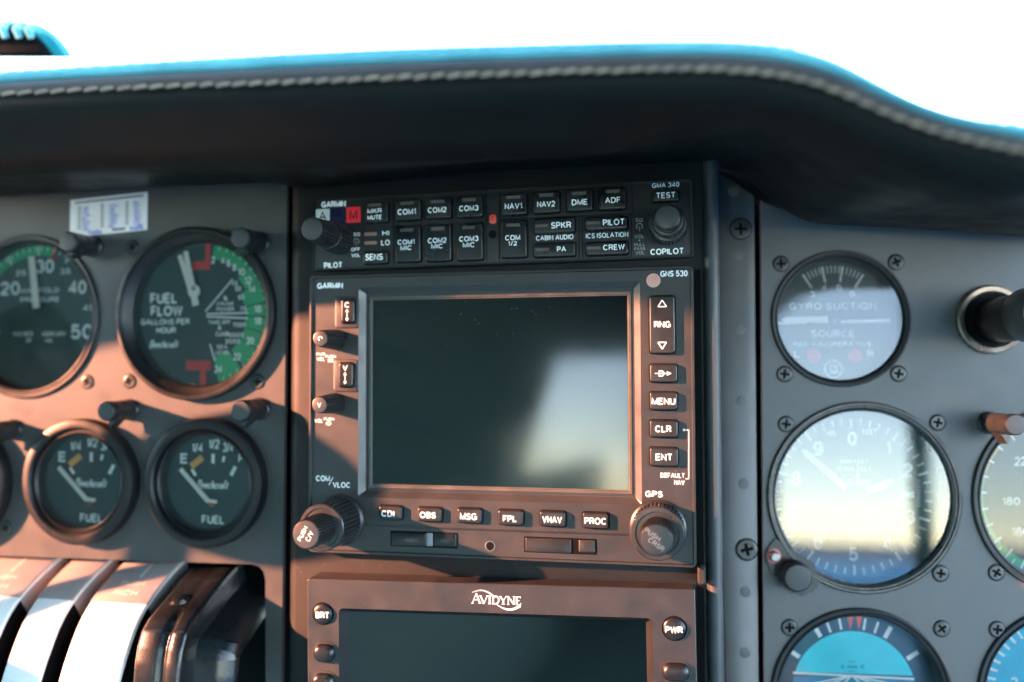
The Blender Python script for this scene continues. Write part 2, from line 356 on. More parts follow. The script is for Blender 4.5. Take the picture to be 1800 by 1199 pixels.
M = {
 'panel': mat('grey_panel_paint', (.182, .177, .170), .50, bump=.12, scale=700, var=.10),
 'panel_shaded': mat('shaded_grey_panel_paint', (.092, .095, .093), .50, bump=.12, scale=700, var=.12),  # darker copy of the panel paint, with shade put into the colour
 'housing': mat('black_housing_paint', (.018, .020, .021), .58, bump=.12, dust=.5, spec=.3),
 'moulding': mat('dark_grey_moulding', (.075, .083, .088), .48, bump=.18, var=.15),
 'bezel': mat('charcoal_bezel_plastic', (.021, .021, .022), .50, bump=.10, dust=.35, spec=.75),
 'audio': mat('black_audio_panel_plastic', (.024, .025, .025), .42, bump=.08, dust=.3),
 'button': mat('black_button_rubber', (.014, .016, .017), .30, bump=.03, var=.2),
 'gbutton': mat('dark_grey_button', (.028, .029, .030), .33, bump=.03, var=.2),
 'knob': mat('black_knob_plastic', (.034, .036, .037), .32, bump=.05, var=.2),
 'knobcap': mat('knob_cap_satin', (.075, .080, .080), .42, bump=.10),
 'black': mat('matte_black', (.006, .007, .008), .7, spec=.1),
 'ring': mat('black_bezel_metal', (.016, .018, .019), .40, bump=.05, var=.2, spec=.35),
 'ringl': mat('worn_black_ring', (.040, .044, .047), .30, var=.25, dust=.5, bump=.05),
 'gloss': mat('glossy_black_lever_housing', (.014, .018, .021), .27, var=.4, bump=.35, scale=400, coat=.1, rvar=.10, spec=.4),
 'dial': mat('black_dial_teal_glare', (.028, .080, .084), .55, var=.2),  # teal tint of reflected glare put into the dial colour
 'dial_glare': mat('black_dial_green_glare', (.11, .165, .155), .55, var=.2),  # grey-green glare veil painted into the dial colour
 'white': mat('white_print', (.86, .88, .86), .55, var=.06),
 'cream': mat('aged_white_needle', (.80, .78, .70), .5, var=.06),
 'dim': mat('dim_grey_print', (.30, .29, .27), .6),
 'green': mat('green_dial_paint', (.035, .40, .16), .5, var=.12),
 'yellow': mat('amber_dial_paint', (.62, .36, .10), .5),
 'orange': mat('orange_dial_paint', (.75, .36, .08), .5),
 'red': mat('red_dial_paint', (.60, .025, .030), .45),
 'pink': mat('pale_pink_lens', (.70, .33, .27), .4),
 'redlamp': mat('red_marker_lamp', (.80, .02, .035), .35),
 'bluelamp': mat('dark_blue_marker_lamp', (.004, .008, .060), .25),
 'whitelamp': mat('white_marker_lamp', (.50, .54, .52), .35),
 'led': mat('unlit_light_bar', (.17, .14, .12), .4, var=.3),
 'ledred': mat('unlit_amber_bar', (.28, .15, .11), .4, var=.3),
 'steel': mat('dull_steel', (.28, .28, .27), .35, metal=.9, var=.25),
 'screw': mat('blackened_screw', (.13, .13, .125), .36, metal=.55, var=.3),
 'beige': mat('screen_edge_beige', (.13, .125, .105), .5, var=.3),
 'light': mat('grey_chamfer', (.20, .205, .215), .42),
 'paper': mat('paper_placard', (.72, .70, .70), .7, var=.05),
 'ink': mat('blue_ink', (.04, .08, .50), .6),
 'print': mat('grey_ink', (.16, .14, .14), .7),
 'strip': mat('white_quadrant_plastic', (.80, .78, .74), .35, var=.04, bump=.04),
 'stripg': mat('grey_quadrant_label', (.30, .27, .26), .42, var=.06),
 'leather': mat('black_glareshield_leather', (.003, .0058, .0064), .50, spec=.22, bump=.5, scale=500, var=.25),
 'seam': mat('grey_sheen_leather', (.10, .094, .088), .45, bump=.4, scale=500, var=.25),  # lighter grey leather, sky sheen put into its colour
 'thread': mat('tan_thread', (.34, .25, .18), .7, var=.2),
 'cabin': mat('teal_grey_cabin_lining', (.13, .235, .225), .8),
 'trim': mat('pale_bounce_trim', (.28, .42, .40), .8),  # pale tone chosen to bounce light onto the panels
 'seat': mat('cream_seat_leather', (.62, .58, .50), .55),
 'concrete': mat('concrete_apron', (.20, .23, .26), .9, scale=6, var=.25),
 'fringe_cyan': mat('cyan_fringe_tint', (.17, .60, .72), .45, bump=.3, scale=500, var=.15),  # cyan colour imitating lens fringing and sky sheen along the crest
 'cyan': mat('cyan_sky_paint', (.05, .74, .86), .5, var=.05),
 'deep': mat('deep_blue_paint', (.012, .070, .125), .5, var=.1),
 'blue': mat('mid_blue_paint', (.02, .24, .42), .5, var=.1),
 'reflw': mat('white_reflector_paint', (.78, .78, .76), .35),
 'reflb': mat('blue_reflector_paint', (.02, .38, .80), .4),
 'tube': mat('dark_brown_column_paint', (.030, .022, .019), .35, var=.2),
}
def screen_mat(name, col):
    m = mat(name, col, .09, var=.15, scale=150, dust=.10, rvar=.04, coat=.2)
    return m
M['screen'] = screen_mat('dark_screen_glass', (.0004, .0020, .0024))
M['glass'] = glass_mat('gauge_glass', 1.52, film=.004)
M['glassr'] = glass_mat('gauge_glass_clean', 1.95, (.97, 1, 1), film=.006)

# ================================================================== LARGE STRUCTURE
hb = MB(); random.seed(3)  # unseen hills added to put blue into the altimeter's reflection
ridge = []
for i in range(61):
    a = R(4 + 96 * i / 60); D = 900000.0
    x, y = D * math.sin(a), -D * math.cos(a); g = -1500 + y * math.tan(TILT)
    ridge.append((x, y, g, 2000 + 6000 * abs(math.sin(i * .37) * math.cos(i * .11)) + random.uniform(-900, 900)))
n_ = len(ridge)
hb.add([(x, g - 4000, -y) for x, y, g, h in ridge] + [(x * 1.05, g + h, -y * 1.05) for x, y, g, h in ridge] + [(x * 1.3, g - 20000, -y * 1.3) for x, y, g, h in ridge],
       [(k_ * n_ + i, k_ * n_ + i + 1, (k_ + 1) * n_ + i + 1, (k_ + 1) * n_ + i) for k_ in (0, 1) for i in range(n_ - 1)])
solo('reflection_hills', hb, mat('blue_reflection_hills', (.03, .17, .27), .9), WF, None, None, o=(0, 0, 0), kind='structure')
def wbox(name, x0, y0, z0, x1, y1, z1, m, cat_label=None):
    return solo(name, MB().box(x0, z0, x1, z1, -y1, -y0), M[m], WF, cat_label, None, kind='structure', smooth=0)
solo('ground', MB().add([(sx * 1.6e6, -1500 + sy * 1.6e6 * math.tan(TILT), -sy * 1.6e6) for sx, sy in ((-1, 1), (-1, -1), (1, -1), (1, 1))], [(0, 1, 2, 3)]), M['concrete'], WF, None, None, o=(0, -1500, 0), kind='structure', smooth=0)
wbox('cabin_roof', -640, -2420, 430, 560, 60, 450, 'cabin')
wbox('cabin_floor', -640, -2420, -820, 560, 900, -800, 'trim')
wbox('cabin_bulkhead', -640, -2440, -800, 560, -2420, 430, 'cabin')
def side_wall(X, N, holes):
    Fw = Frame((X, 0, 0), (0, N, 0), (0, 0, 1), (N, 0, 0))
    outer = [(-2420 * N, -800), (900 * N, -800), (900 * N, 430), (-2420 * N, 430)]
    hs_ = [[(a * N, b) for a, b in h] for h in holes]
    mb = MB()
    for w_ in (0, -20): mb.sheet([outer] + hs_, w_)
    for h in hs_ + [outer]: mb.walls(h, -20, 0)
    solo('cabin_side_wall', mb, M['cabin'], Fw, None, None, o=(0, 0, -10), kind='structure', smooth=0)
wbox('cabin_bounce_trim', -617, -1800, -780, -600, 300, -200, 'trim')  # unseen pale panel added to bounce light from below
side_wall(-620, 1, [[(140, -25), (350, -25), (350, 270), (186, 270), (179, 197), (140, 197)], [(-1010, -440), (-1440, 80), (-2380, 130), (-2380, -440)]])  # openings shaped to aim the sun patch and the screen's reflected glow
side_wall(540, -1, [[(-2000, -780), (330, -780), (330, 335), (-2000, 335)]])
wbox('cabin_pillar', 530, -715, -790, 545, -665, 345, 'cabin')

def wing(side, m, label):  # unseen wing slabs added for what the glass reflects
    X0, X1 = (560 * side, 5200 * side) if side > 0 else (-640, -5200)
    prof = [(-250, -505), (-310, -478), (-700, -448), (-1300, -440), (-2300, -468), (-3400, -520), (-2300, -580), (-900, -600), (-320, -560)]
    if side > 0: prof = [(y, z - 70) for y, z in prof]
    t = solo('reflector_wing', MB().loft([[(X0, z, -y) for y, z in prof], [(X1, z + 90, -(y * .72 - 300)) for y, z in prof]], cap0=True, cap1=True), M[m], WF, label, 'wing', o=(X0, -470, 1500))
wing(-1, 'reflw', 'unseen white wing slab added to brighten the screen reflection')
wing(1, 'reflb', 'unseen blue wing slab added to tint the altimeter reflection')

# ---- instrument panels
GA = {}                                                        # gauges: frame, centre px, outer radius px, hole
def gspec(key, F, cx, cy, ry):
    c = F.px(cx, cy); GA[key] = (F, c, ry * F.k(cx, cy)); return GA[key]
gspec('manifold', LF, 47, 556, 144); gspec('flow', LF, 346, 551.5, 152)
gspec('fuel_a', LF, 149, 845, 110); gspec('fuel_b', LF, 367, 847, 113.5); gspec('edge', LF, -72, 846, 110)
gspec('suction', RF, 1477.5, 560, 120); gspec('alti', RF, 1518, 874, 169)
gspec('horizon', RF, 1514, 1228, 161); gspec('speed', RF, 1880, 878, 169); gspec('course', RF, 1880, 1228, 162)
def panel(name, label, F, pts, keys, m, thick=2.5, extra=()):
    outer = [F.px(*p) for p in pts]
    t = T(name, label, 'panel', F, (sum(p[0] for p in outer) / len(outer), sum(p[1] for p in outer) / len(outer), -thick))
    holes = [circ(GA[k][1], GA[k][2] * .97, 72) for k in keys]
    mb = MB().sheet([outer] + holes, 0.0)
    mb.walls(outer, -thick, 0.0)
    for h in holes: mb.walls(h, -thick, 0.0)
    t.part('plate', mb, M[m], smooth=0)
    return t
panel('instrument_panel', 'grey painted left instrument panel holding the fuel gauges', LF,
      [(-330, 318), (507, 285), (505, 330), (501, 640), (497, 1000), (490, 1620), (468, 1620), (466.5, 1018), (463, 1004), (455, 996), (443, 992), (-330, 966)],
      ['manifold', 'flow', 'fuel_a', 'fuel_b', 'edge'], 'panel_shaded')
panel('instrument_panel', 'grey painted right instrument panel holding the altimeter', RF,
      [(1337, 285), (1385, 345), (1500, 372), (1800, 392), (2150, 410), (2150, 1620), (1348, 1620)], ['suction', 'alti', 'horizon', 'speed', 'course'], 'panel')
# dark backing behind both panels
def backing(F, x0, x1, w, y0=330):
    b = F.box(x0, y0, x1, 1640, w)
    return MB().box(b[0], b[1], b[2], b[3], w - 4, w)
solo('panel_backing', backing(LF, -420, 520, -38), M['black'], LF, None, None, kind='structure', smooth=0)
solo('panel_backing', backing(RF, 1240, 1420, -36, 300), M['black'], RF, None, None, kind='structure', smooth=0)

solo('panel_backing', backing(RF, 1420.5, 2250, -36, 425), M['black'], RF, None, None, kind='structure', smooth=0)

# ---- radio stack housing
hs = T('stack_housing', 'black painted housing surrounding the avionics stack', 'panel housing', SF, (0, -40, -20))
lv = [(0, -34), (0, -14), (1.0, -10.2), (3.2, -7.2), (5.5, -6.2)]
px_l, px_r = SF.px(505, 640, -8)[0], SF.px(1262, 640, -8)[0]
vt, vb = SF.px(900, 262, -8)[1], SF.px(900, 1620, -8)[1]
hs.part('body', MB().pad((px_l, vb, px_r, vt), 5, lv, seg=6), M['housing'])
# half round moulding down the right edge
ma, mbx = SF.px(1238, 640, -5)[0], SF.px(1267, 640, -5)[0]
mc, mr_ = (ma + mbx) / 2, (mbx - ma) / 2
loops = []
for v, s_ in ((vb, 1), (vt - 14, 1), (vt - 5, .98), (vt - 1.5, .86), (vt, .5)):
    loops.append([(mc - mr_ * 1.0 * math.cos(R(a)) * s_, v, -7 + mr_ * 1.25 * math.sin(R(a)) * s_) for a in range(0, 181, 12)] + [(mc + mr_ * s_, v, -44), (mc - mr_ * s_, v, -44)])
hs.part('edge_moulding', MB().loft(loops, cap0=True, cap1=True), M['moulding'])
# dark seam strip and corner sealant beside the lower display
b = SF.box(1224, 470, 1236, 1300, -5.8)
hs.part('seam', MB().box(b[0], b[1], b[2], b[3], -6.2, -5.7), M['black'])
b = SF.box(1226, 992, 1240, 1024, -3)
hs.part('sealant', MB().pad(b, 1.0, [(0, -6), (0, .6), (.6, 1.4)]), mat('grey_sealant', (.02, .022, .022), .8, var=.4, bump=.6, scale=400))

# ---- centre strip between stack and right panel
st = T('centre_strip', 'narrow grey metal strip with rivets between the stack and right panel', 'trim strip', RF, RF.px(1300, 760, 0))
b0, b1 = RF.px(1266, 318, 3), RF.px(1327, 318, 3); bb = RF.px(1338, 1620, 3)
top = 316
pts = [RF.px(1285, 1620, 3), RF.px(1338, 1620, 3), RF.px(1326, 345, 3), RF.px(1324, 322, 3), RF.px(1319, 306, 3), RF.px(1305, 270, 3), RF.px(1250, 262, 3)]
cen = (sum(p[0] for p in pts) / 7, sum(p[1] for p in pts) / 7)
ins = [(p[0] + (0.7 if i in (0, 6) else -0.7), p[1] - (0.6 if i > 2 else 0)) for i, p in enumerate(pts)]
st.part('plate', MB().loft([[(u, v, -3) for u, v in pts], [(u, v, 2.4) for u, v in pts], [(u, v, 3.0) for u, v in ins]]), M['panel'], smooth=50)
for x, y in ((1289, 336), (1297, 447), (1300, 579), (1304, 705), (1308, 850), (1311, 1040), (1310, 1147)):
    c = RF.px(x, y, 3)
    st.part('rivet', MB().lathe(c, [(2.35, 3.0), (2.3, 3.12), (1.9, 3.2), (.9, 3.22)], 24), M['panel'])

# ---- glareshield
def interp(tab, x):
    if x <= tab[0][0]: return tab[0][1] + (x - tab[0][0]) * (tab[1][1] - tab[0][1]) / (tab[1][0] - tab[0][0])
    for (a, p), (b, q) in zip(tab, tab[1:]):
        if x <= b:
            return p + (q - p) * (x - a) / (b - a)
    (a, p), (b, q) = tab[-2:]
    return q + (x - b) * (q - p) / (b - a)
def smooth_tab(tab, x, h=38):
    return sum(interp(tab, x + d * h) * wt for d, wt in ((-1, .15), (-.5, .2), (0, .3), (.5, .2), (1, .15)))
TOP = [(-300, 158), (0, 131), (200, 118), (500, 100), (700, 91), (900, 85), (1100, 79.5), (1250, 78), (1350, 82), (1420, 93), (1480, 111), (1550, 148), (1620, 184), (1700, 208), (1800, 222), (2000, 232)]
STI = [(-300, 188), (0, 165), (200, 156), (300, 152), (500, 145), (700, 137), (900, 130), (1100, 124), (1250, 122), (1350, 129), (1420, 143), (1480, 163), (1550, 196), (1650, 234), (1800, 268), (2000, 284)]
CON = [(-600, 345), (-200, 338), (0, 332), (300, 321), (490, 321), (515, 321), (900, 303), (1240, 285), (1285, 292), (1330, 322), (1365, 354), (1400, 384), (1440, 394), (1500, 397), (1650, 406), (1800, 420), (2000, 432), (2300, 445)]
CONX = [((x - CX) / FPX * (386 if x < 300 else 377 if x < 500 else 352 if x < 1000 else 334 if x < 1260 else 352), (CY - y) / FPX * (386 if x < 300 else 377 if x < 500 else 352 if x < 1000 else 334 if x < 1260 else 352)) for x, y in CON]
def lipY(x):                                  # the lip runs parallel to the stack, about 95 mm in front of it
    t = (x - CX) / FPX
    return 249.0 / (1 + .2 * t) - 8 * max(0, min(1, (x - 1300) / 500))
def depth_con(X):
    p = SF.O + SF.N * (-13 if X < -91 else -5); d = p.y - (X - p.x) * .2
    return d if X < 76 else interp([(76, d), (86, 354), (300, 345)], X)
sect = []; fringe_rings = []
xs = [-2400, -2100, -1800] + list(range(-1600, -300, 40)) + list(range(-300, 2001, 20)) + [2200, 2600]
for x in xs:
    xc = max(-300, min(2000, x)); Y = lipY(xc); X = (x - CX) / FPX * Y
    zt = (CY - smooth_tab(TOP, xc)) / FPX * (Y + 9); zs = (CY - smooth_tab(STI, xc)) / FPX * Y
    zb = zs - 7.0; zc = smooth_tab(CONX, X, 6); Yc = depth_con(X)
    if X < -190:                                          # unseen part of the lip, raised to set the sun's shadow edge
        hump = interp([(-900, 25), (-465, 25), (-410, 11), (-325, 10), (-285, 0), (-190, 0)], X); zt += hump; zs += hump; zb += hump
    lift = 13 * max(0, min(1, (X - 136) / 28)); zt += lift; zs += lift; zb += lift   # unseen right end, raised to shape the suction glass reflection
    rise = (zt - zs); sag = 10 * max(0, min(1, (X + 310) / 30)) * max(0, min(1, (70 - X) / 50))  # underside sag added to lower the shadow edge on the stack
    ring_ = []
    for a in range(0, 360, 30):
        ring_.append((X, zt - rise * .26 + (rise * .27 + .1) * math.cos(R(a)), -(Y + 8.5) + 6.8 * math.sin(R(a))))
    fringe_rings.append(ring_)
    sect.append([(X, zt - 3, -900), (X, zt - .6, -400), (X, zt - .05, -(Y + 30)), (X, zt - .6, -(Y + 12)), (X, zt - rise * .50, -(Y + 6)), (X, zt - rise * .54, -(Y + 2.2)), (X, zt - rise * .60, -(Y + .9)),
                 (X, zs + 1.0, -(Y + .4)), (X, zs, -(Y + .9)), (X, zs - 1.0, -(Y + .2)), (X, zs - 3.4, -(Y + .6)), (X, zb + .8, -(Y + 2.5)), (X, zb - .6, -(Y + 7)), (X, zb - 1.2 - sag * .6, -(Y + 16)), (X, zb - 1.5 - sag, -(Y + 28)),
                 (X, zb * .55 + zc * .45 - sag * .9, -(Y * .6 + Yc * .4)), (X, zc + .5, -(Yc - 18)), (X, zc, -Yc), (X, zc + 9, -(Yc + 26))])
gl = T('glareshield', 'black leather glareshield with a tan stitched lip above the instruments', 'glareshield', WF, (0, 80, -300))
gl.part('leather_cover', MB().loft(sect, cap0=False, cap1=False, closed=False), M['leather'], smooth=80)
gl.part('sheen_band', MB().loft([[(p[0], p[1] + .05, p[2] + .2) for p in l[4:9]] for l in sect], cap0=False, cap1=False, closed=False), M['seam'], smooth=80)  # band coloured for the sheen above the stitches
gl.part('fringe_edge', MB().loft(fringe_rings, cap0=True, cap1=True), M['fringe_cyan'], smooth=70)  # roll along the crest, coloured to imitate bright fringing
mb = MB(); x = -260.0
while x < 1960:
    Y = lipY(x); 
    def sp(xx, dz): 
        Yx = lipY(xx); return Vector(((xx - CX) / FPX * Yx, (CY - smooth_tab(STI, xx)) / FPX * Yx + dz, -(Yx - .15)))
    jt = random.uniform(-.18, .18); p, q = sp(x + 2 + random.uniform(-1, 1), -.40 + jt), sp(x + 25.5 + random.uniform(-1, 1), .38 + jt)
    d = (q - p)
    mb.tube([p, p + d * .12 + Vector((0, 0, .35)), p + d * .5 + Vector((0, 0, .6)), p + d * .88 + Vector((0, 0, .35)), q], [.25, .52, .60, .52, .25], 8)
    x += 29.0
gl.part('stitching', mb, M['thread'])
mb = MB(); x = -260.0
while x < 1960:
    Yx = lipY(x)
    def sp2(xx):
        Yy = lipY(xx); zt = (CY - smooth_tab(TOP, xx)) / FPX * (Yy + 9)
        return Vector(((xx - CX) / FPX * (Yy + 9), zt - 1.7, -(Yy + 1.9)))
    p, q = sp2(x + 2), sp2(x + 22); mb.tube([p, (p + q) / 2 + Vector((0, .1, 0)), q], [.15, .3, .15], 6); x += 29.0
gl.part('top_stitching', mb, M['fringe_cyan'])

# ---- compass dome on the windshield at top left
Yd = 420.0
def wp(x, y, Y): return ((x - CX) / FPX * Y, (CY - y) / FPX * Y, -Y)
cd = T('compass_housing', 'dark ribbed compass dome with teal rim above the glareshield at top left', 'compass', WF, wp(-10, 100, Yd))
prof = [(128, 101), (120, 88), (108, 72), (92, 56), (72, 44), (45, 38), (10, 35.5), (-60, 34), (-130, 40), (-190, 60), (-215, 100)]
def dome(Y0, Y1, sc):
    loops = []
    for Y, s_ in ((Y0, sc * .93), (Y0 + 3, sc), (Y1 - 4, sc), (Y1, sc * .9)):
        loops.append([tuple(wp(-40 + (x + 40) * s_, 101 + (y - 101) * s_, Yd + (Y - Yd) * .9)[:2]) + (-Y,) for x, y in prof])
    return MB().loft(loops, cap0=True, cap1=True)
cd.part('shell', dome(Yd, Yd + 40, 1.0), mat('teal_tinted_dome', (.02, .32, .38), .25, coat=.5))
b0 = wp(-170, 100, Yd - 2); b1 = wp(92, 60, Yd - 2)
cd.part('face', MB().loft([[tuple(wp(-40 + (x + 40) * s_, 99 + (y - 101) * s_, Yd)[:2]) + (-Yd + w_,) for x, y in prof] for s_, w_ in ((.80, 0), (.80, 2.5), (.74, 4))]), M['black'])
for i, xr in enumerate((-100, -68, -36, -6, 18, 42, 62)):
    p = wp(xr, 45 + abs(xr + 20) * .10, Yd); q = wp(xr + 3, 73, Yd)
    cd.part('rib', MB().tube([(p[0], p[1], -Yd + 4), (p[0] * .5 + q[0] * .5, (p[1] + q[1]) / 2, -Yd + 7), (q[0], q[1], -Yd + 5)], [1.4, 2.2, 1.6], 8), M['fringe_cyan'])
p = wp(-200, 90, Yd); cd.part('bracket', MB().tube([(p[0], p[1], -Yd - 20), (p[0] - 60, p[1] + 30, -Yd - 60), (p[0] - 160, p[1] + 90, -Yd - 140)], 5, 10), M['black'])

# ================================================================== AVIONICS STACK
def put_text(t, F, body, x0, y0, x1, y1, w, m='white', parent=None, **kw):
    return MB().text(body, F.box(x0, y0, x1, y1, w), w, **kw)
def button(t, F, x0, y0, x1, y1, h, base, texts=(), light=None, m='button', r=1.0, name='button', bold=.015, glyph=None):
    b = F.box(x0, y0, x1, y1, h * .8)
    ob = t.part(name, MB().pad(b, r, [(-.05, base), (0, base + (h - base) * .55), (.18, h - .22), (.42, h - .05), (.75, h)]), M[m], smooth=60)
    # dark gap round the button
    t.part('button_recess', MB().pad((b[0] - .35, b[1] - .35, b[2] + .35, b[3] + .35), r + .3, [(0, base), (0, base + .06)]), M['black'])
    mb = MB()
    for tx in texts: mb.text(tx[0], F.box(tx[1], tx[2], tx[3], tx[4], h), h + .05, bold=bold)
    if glyph: glyph(mb)
    if mb.v: t.part('lettering', mb, M['white'], ob, smooth=0)
    if light:
        lb = F.box(*light, h)
        t.part('indicator_light', MB().box(lb[0], lb[1], lb[2], lb[3], h - .1, h + .04), M['led'], ob, smooth=0)
    return ob
def outline(mb, b, r, wd, w0, w1):
    o_ = rrect(b, r); i_ = rrect(b, r, wd)
    return mb.loft([[(u, v, w0) for u, v in o_], [(u, v, w1) for u, v in o_], [(u, v, w1) for u, v in i_], [(u, v, w0) for u, v in i_]], cap1=False)
def frame_box(F, tl, tr, br, bl, w):
    P = [F.px(*p, w) for p in (tl, tr, br, bl)]
    return ((P[0][0] + P[3][0]) / 2, (P[2][1] + P[3][1]) / 2, (P[1][0] + P[2][0]) / 2, (P[0][1] + P[1][1]) / 2)
def knob(t, F, bx, by, tiers, m='knob', n=40, capmat='knobcap', name='knob', capw=None):
    """tiers: [(radius, w0, w1, ridged)] ; returns last part"""
    c = F.px(bx, by, tiers[0][1]); last = None; par = None
    for i, tr_ in enumerate(tiers):
        r, w0, w1, rid = tr_[:4]; tp = tr_[4] if len(tr_) > 4 else .96
        prof = [(r * .97, w0), (r, w0 + .5), (r * (1 + tp) / 2, (w0 + w1) / 2), (r * tp, w1 - .7), (r * (tp - .06), w1 - .15), (r * (tp - .15), w1)]
        ob = t.part(name if i == 0 else 'inner_knob', MB().lathe(c, prof, n * 4 if rid else 64, ridge=(n, rid, {0, 1, 2, 3}) if rid else None), M[m], par, smooth=28)
        if i == 0: par = ob
        last = ob
    r, w0, w1, rid = tiers[-1][:4]; r = r * (tiers[-1][4] / .96 if len(tiers[-1]) > 4 else 1)
    t.part('knob_cap', MB().lathe(c, [(r * .86, w1 - .2), (r * .84, w1 + .12), (r * .76, w1 + .22)], 48), M[capmat], par)
    return c, last, par

# ---- audio panel
def tilted(tl, tr, br, bl):                                # frame in the stack plane turned to a unit's own edges
    P = [SF.px(*p) for p in (tl, tr, br, bl)]
    a = (math.atan2(P[1][1] - P[0][1], P[1][0] - P[0][0]) + math.atan2(P[2][1] - P[3][1], P[2][0] - P[3][0])) / 2
    U = SF.U * math.cos(a) + SF.V * math.sin(a)
    return Frame(SF.O, U, SF.N.cross(U), SF.N)
GF = tilted((551, 351), (1216, 313), (1221, 453), (545, 476))
ap = T('audio_panel', 'black audio selector panel with two rows of buttons at the top of the stack', 'audio panel', GF, GF.px(880, 400, -6) + (-6.0,))
W0 = -1.2
bA = frame_box(GF, (551, 351), (1216, 313), (1221, 453), (545, 476), W0)
ap.part('bezel', MB().pad(bA, 1.6, [(0, -6.2), (0, W0 - .5), (.25, W0 - .12), (.6, W0)]), M['audio'], smooth=50)
mb = MB(); outline(mb, (bA[0] + .2, bA[1] + .2, bA[2] - .2, bA[3] - .2), 1.4, .8, W0 - .1, W0 + .55)
ap.part('rim', mb, M['ring'], smooth=50)
mb = MB()
for q in ((690, 341, 855, 468), (876, 327, 1110, 382), (876, 382.5, 1018, 459), (1023, 377, 1110, 454)):
    outline(mb, GF.box(*q, W0), .8, .3, W0, W0 + .12)
ap.part('group_outline', mb, M['black'], smooth=0)
H = W0 + 2.0
def tl(s, x0, y0, x1, y1): return (s, x0, y0, x1, y1)
def abtn(x0, y0, x1, y1, lines, led=None):
    button(ap, GF, x0, y0, x1, y1, H, W0, lines, led)
abtn(642, 355, 682, 391, [tl('MKR', 646, 366.5, 671, 375), tl('MUTE', 646, 378, 671, 386)], (647, 357.5, 670, 363))
abtn(695.5, 350, 739.5, 387, [tl('COM1', 699, 367, 731, 377.5)], (704, 354.5, 727, 360))
abtn(748.5, 346.7, 793, 384, [tl('COM2', 752, 364, 785, 374)], (757.5, 351.5, 781, 357))
abtn(803, 343, 848.5, 382, [tl('COM3', 807, 361, 841, 371)], (813, 348.5, 836, 354))
abtn(695, 397, 739, 461, [tl('COM1', 699, 421, 729, 430), tl('MIC', 704, 431.5, 724, 440)], (703.5, 401.5, 727, 407))
abtn(747.8, 394.4, 793, 459.5, [tl('COM2', 752, 418, 785, 427.5), tl('MIC', 758, 428.5, 779, 437)], (757.5, 399, 781, 405))
abtn(802.7, 391, 848.5, 457.8, [tl('COM3', 807, 415, 841, 424.5), tl('MIC', 813.5, 426, 835, 435)], (812.5, 397, 835, 402.5))
abtn(638, 442, 681, 464, [tl('SENS', 642, 446, 673, 457.5)])
abtn(880.6, 340, 926, 378, [tl('NAV1', 887, 357, 918, 367.5)], (890, 344, 914.5, 349.5))
abtn(937, 336, 984, 374.4, [tl('NAV2', 944, 353.5, 976, 364)], (948, 340, 972.5, 346))
abtn(995.7, 332.6, 1042, 371, [tl('DME', 1005, 350, 1033, 360.5)], (1006, 337, 1030, 342.5))
abtn(1053, 329.7, 1101, 368.4, [tl('ADF', 1063.5, 346.5, 1091, 357)], (1065, 333.5, 1089.5, 339))
abtn(880, 387.5, 926, 453, [tl('COM', 888, 413, 914.5, 422.5), tl('1/2', 893, 424, 909, 432)], (890, 393, 914, 398.5))
abtn(938, 382.7, 1010.5, 410, [tl('SPKR', 968.5, 390, 1004, 401.5)], (940.5, 394.5, 963, 399.5))
abtn(938, 426, 1011, 451.5, [tl('PA', 979, 433, 995, 442.5)], (941.5, 436, 965, 441.5))
abtn(1029, 380, 1103, 404, [tl('PILOT', 1059.5, 385, 1098, 396)], (1031, 389.5, 1055, 394.5))
abtn(1029.5, 424, 1103.7, 448.4, [tl('CREW', 1060, 429.5, 1098, 439.5)], (1032, 433.5, 1056, 438.5))
abtn(1146, 335, 1194, 354.5, [tl('TEST', 1153, 338, 1187.5, 348.5)])
mb = MB()
for s_, x0, y0, x1, y1, bo in (('GARMIN', 565, 353.5, 608, 364.5, .045), ('SQ', 621.5, 409, 633, 415, .012), ('OFF', 617, 435.5, 633, 441.5, .012), ('VOL', 618, 446, 633, 452, .012),
        ('HI', 672, 405, 684, 414.5, .02), ('LO', 670, 421.5, 685.5, 431.5, .02), ('PILOT', 569.5, 461, 602, 471.5, .025), ('CABIN AUDIO', 942, 413, 1008, 422, .01), ('ICS ISOLATION', 1029.6, 409, 1104.4, 418, .01),
        ('GMA 340', 1146, 321, 1194, 329.5, .012), ('COPILOT', 1143, 436.5, 1202, 447.5, .025)):
    mb.text(s_, GF.box(x0, y0, x1, y1, W0), W0 + .05, bold=bo)
ap.part('lettering', mb, M['white'], smooth=0)
mb = MB()
for s_, x0, y0, x1, y1 in (('SQ', 1117, 383.5, 1130, 390), ('VOL', 1115, 412.5, 1133, 419), ('PULL', 1115, 427.5, 1134, 433), ('PASS', 1115, 434.5, 1134, 440), ('VOL', 1117, 441.5, 1133, 447.5)):
    mb.text(s_, GF.box(x0, y0, x1, y1, W0), W0 + .05, bold=.01)
for cx, cy in ((626.5, 424.5), (1124, 398)):
    c = GF.px(cx, cy, W0); mb.arc(c, 1.0, 1.35, -140, 140, W0 + .05); mb.bar((c[0], c[1] + .1), (c[0], c[1] - 1.9), .25, W0 + .05)
mb.disc(GF.px(1124, 422.6, W0), .35, W0 + .05, 12)
ap.part('dim_lettering', mb, M['dim'], smooth=0)
for y0, y1 in ((408.4, 414.7), (424, 430)):
    b = GF.box(640.5, y0, 662.7, y1, W0); ap.part('level_light', MB().pad(b, .5, [(0, W0), (.1, W0 + .12)]), M['ledred'])
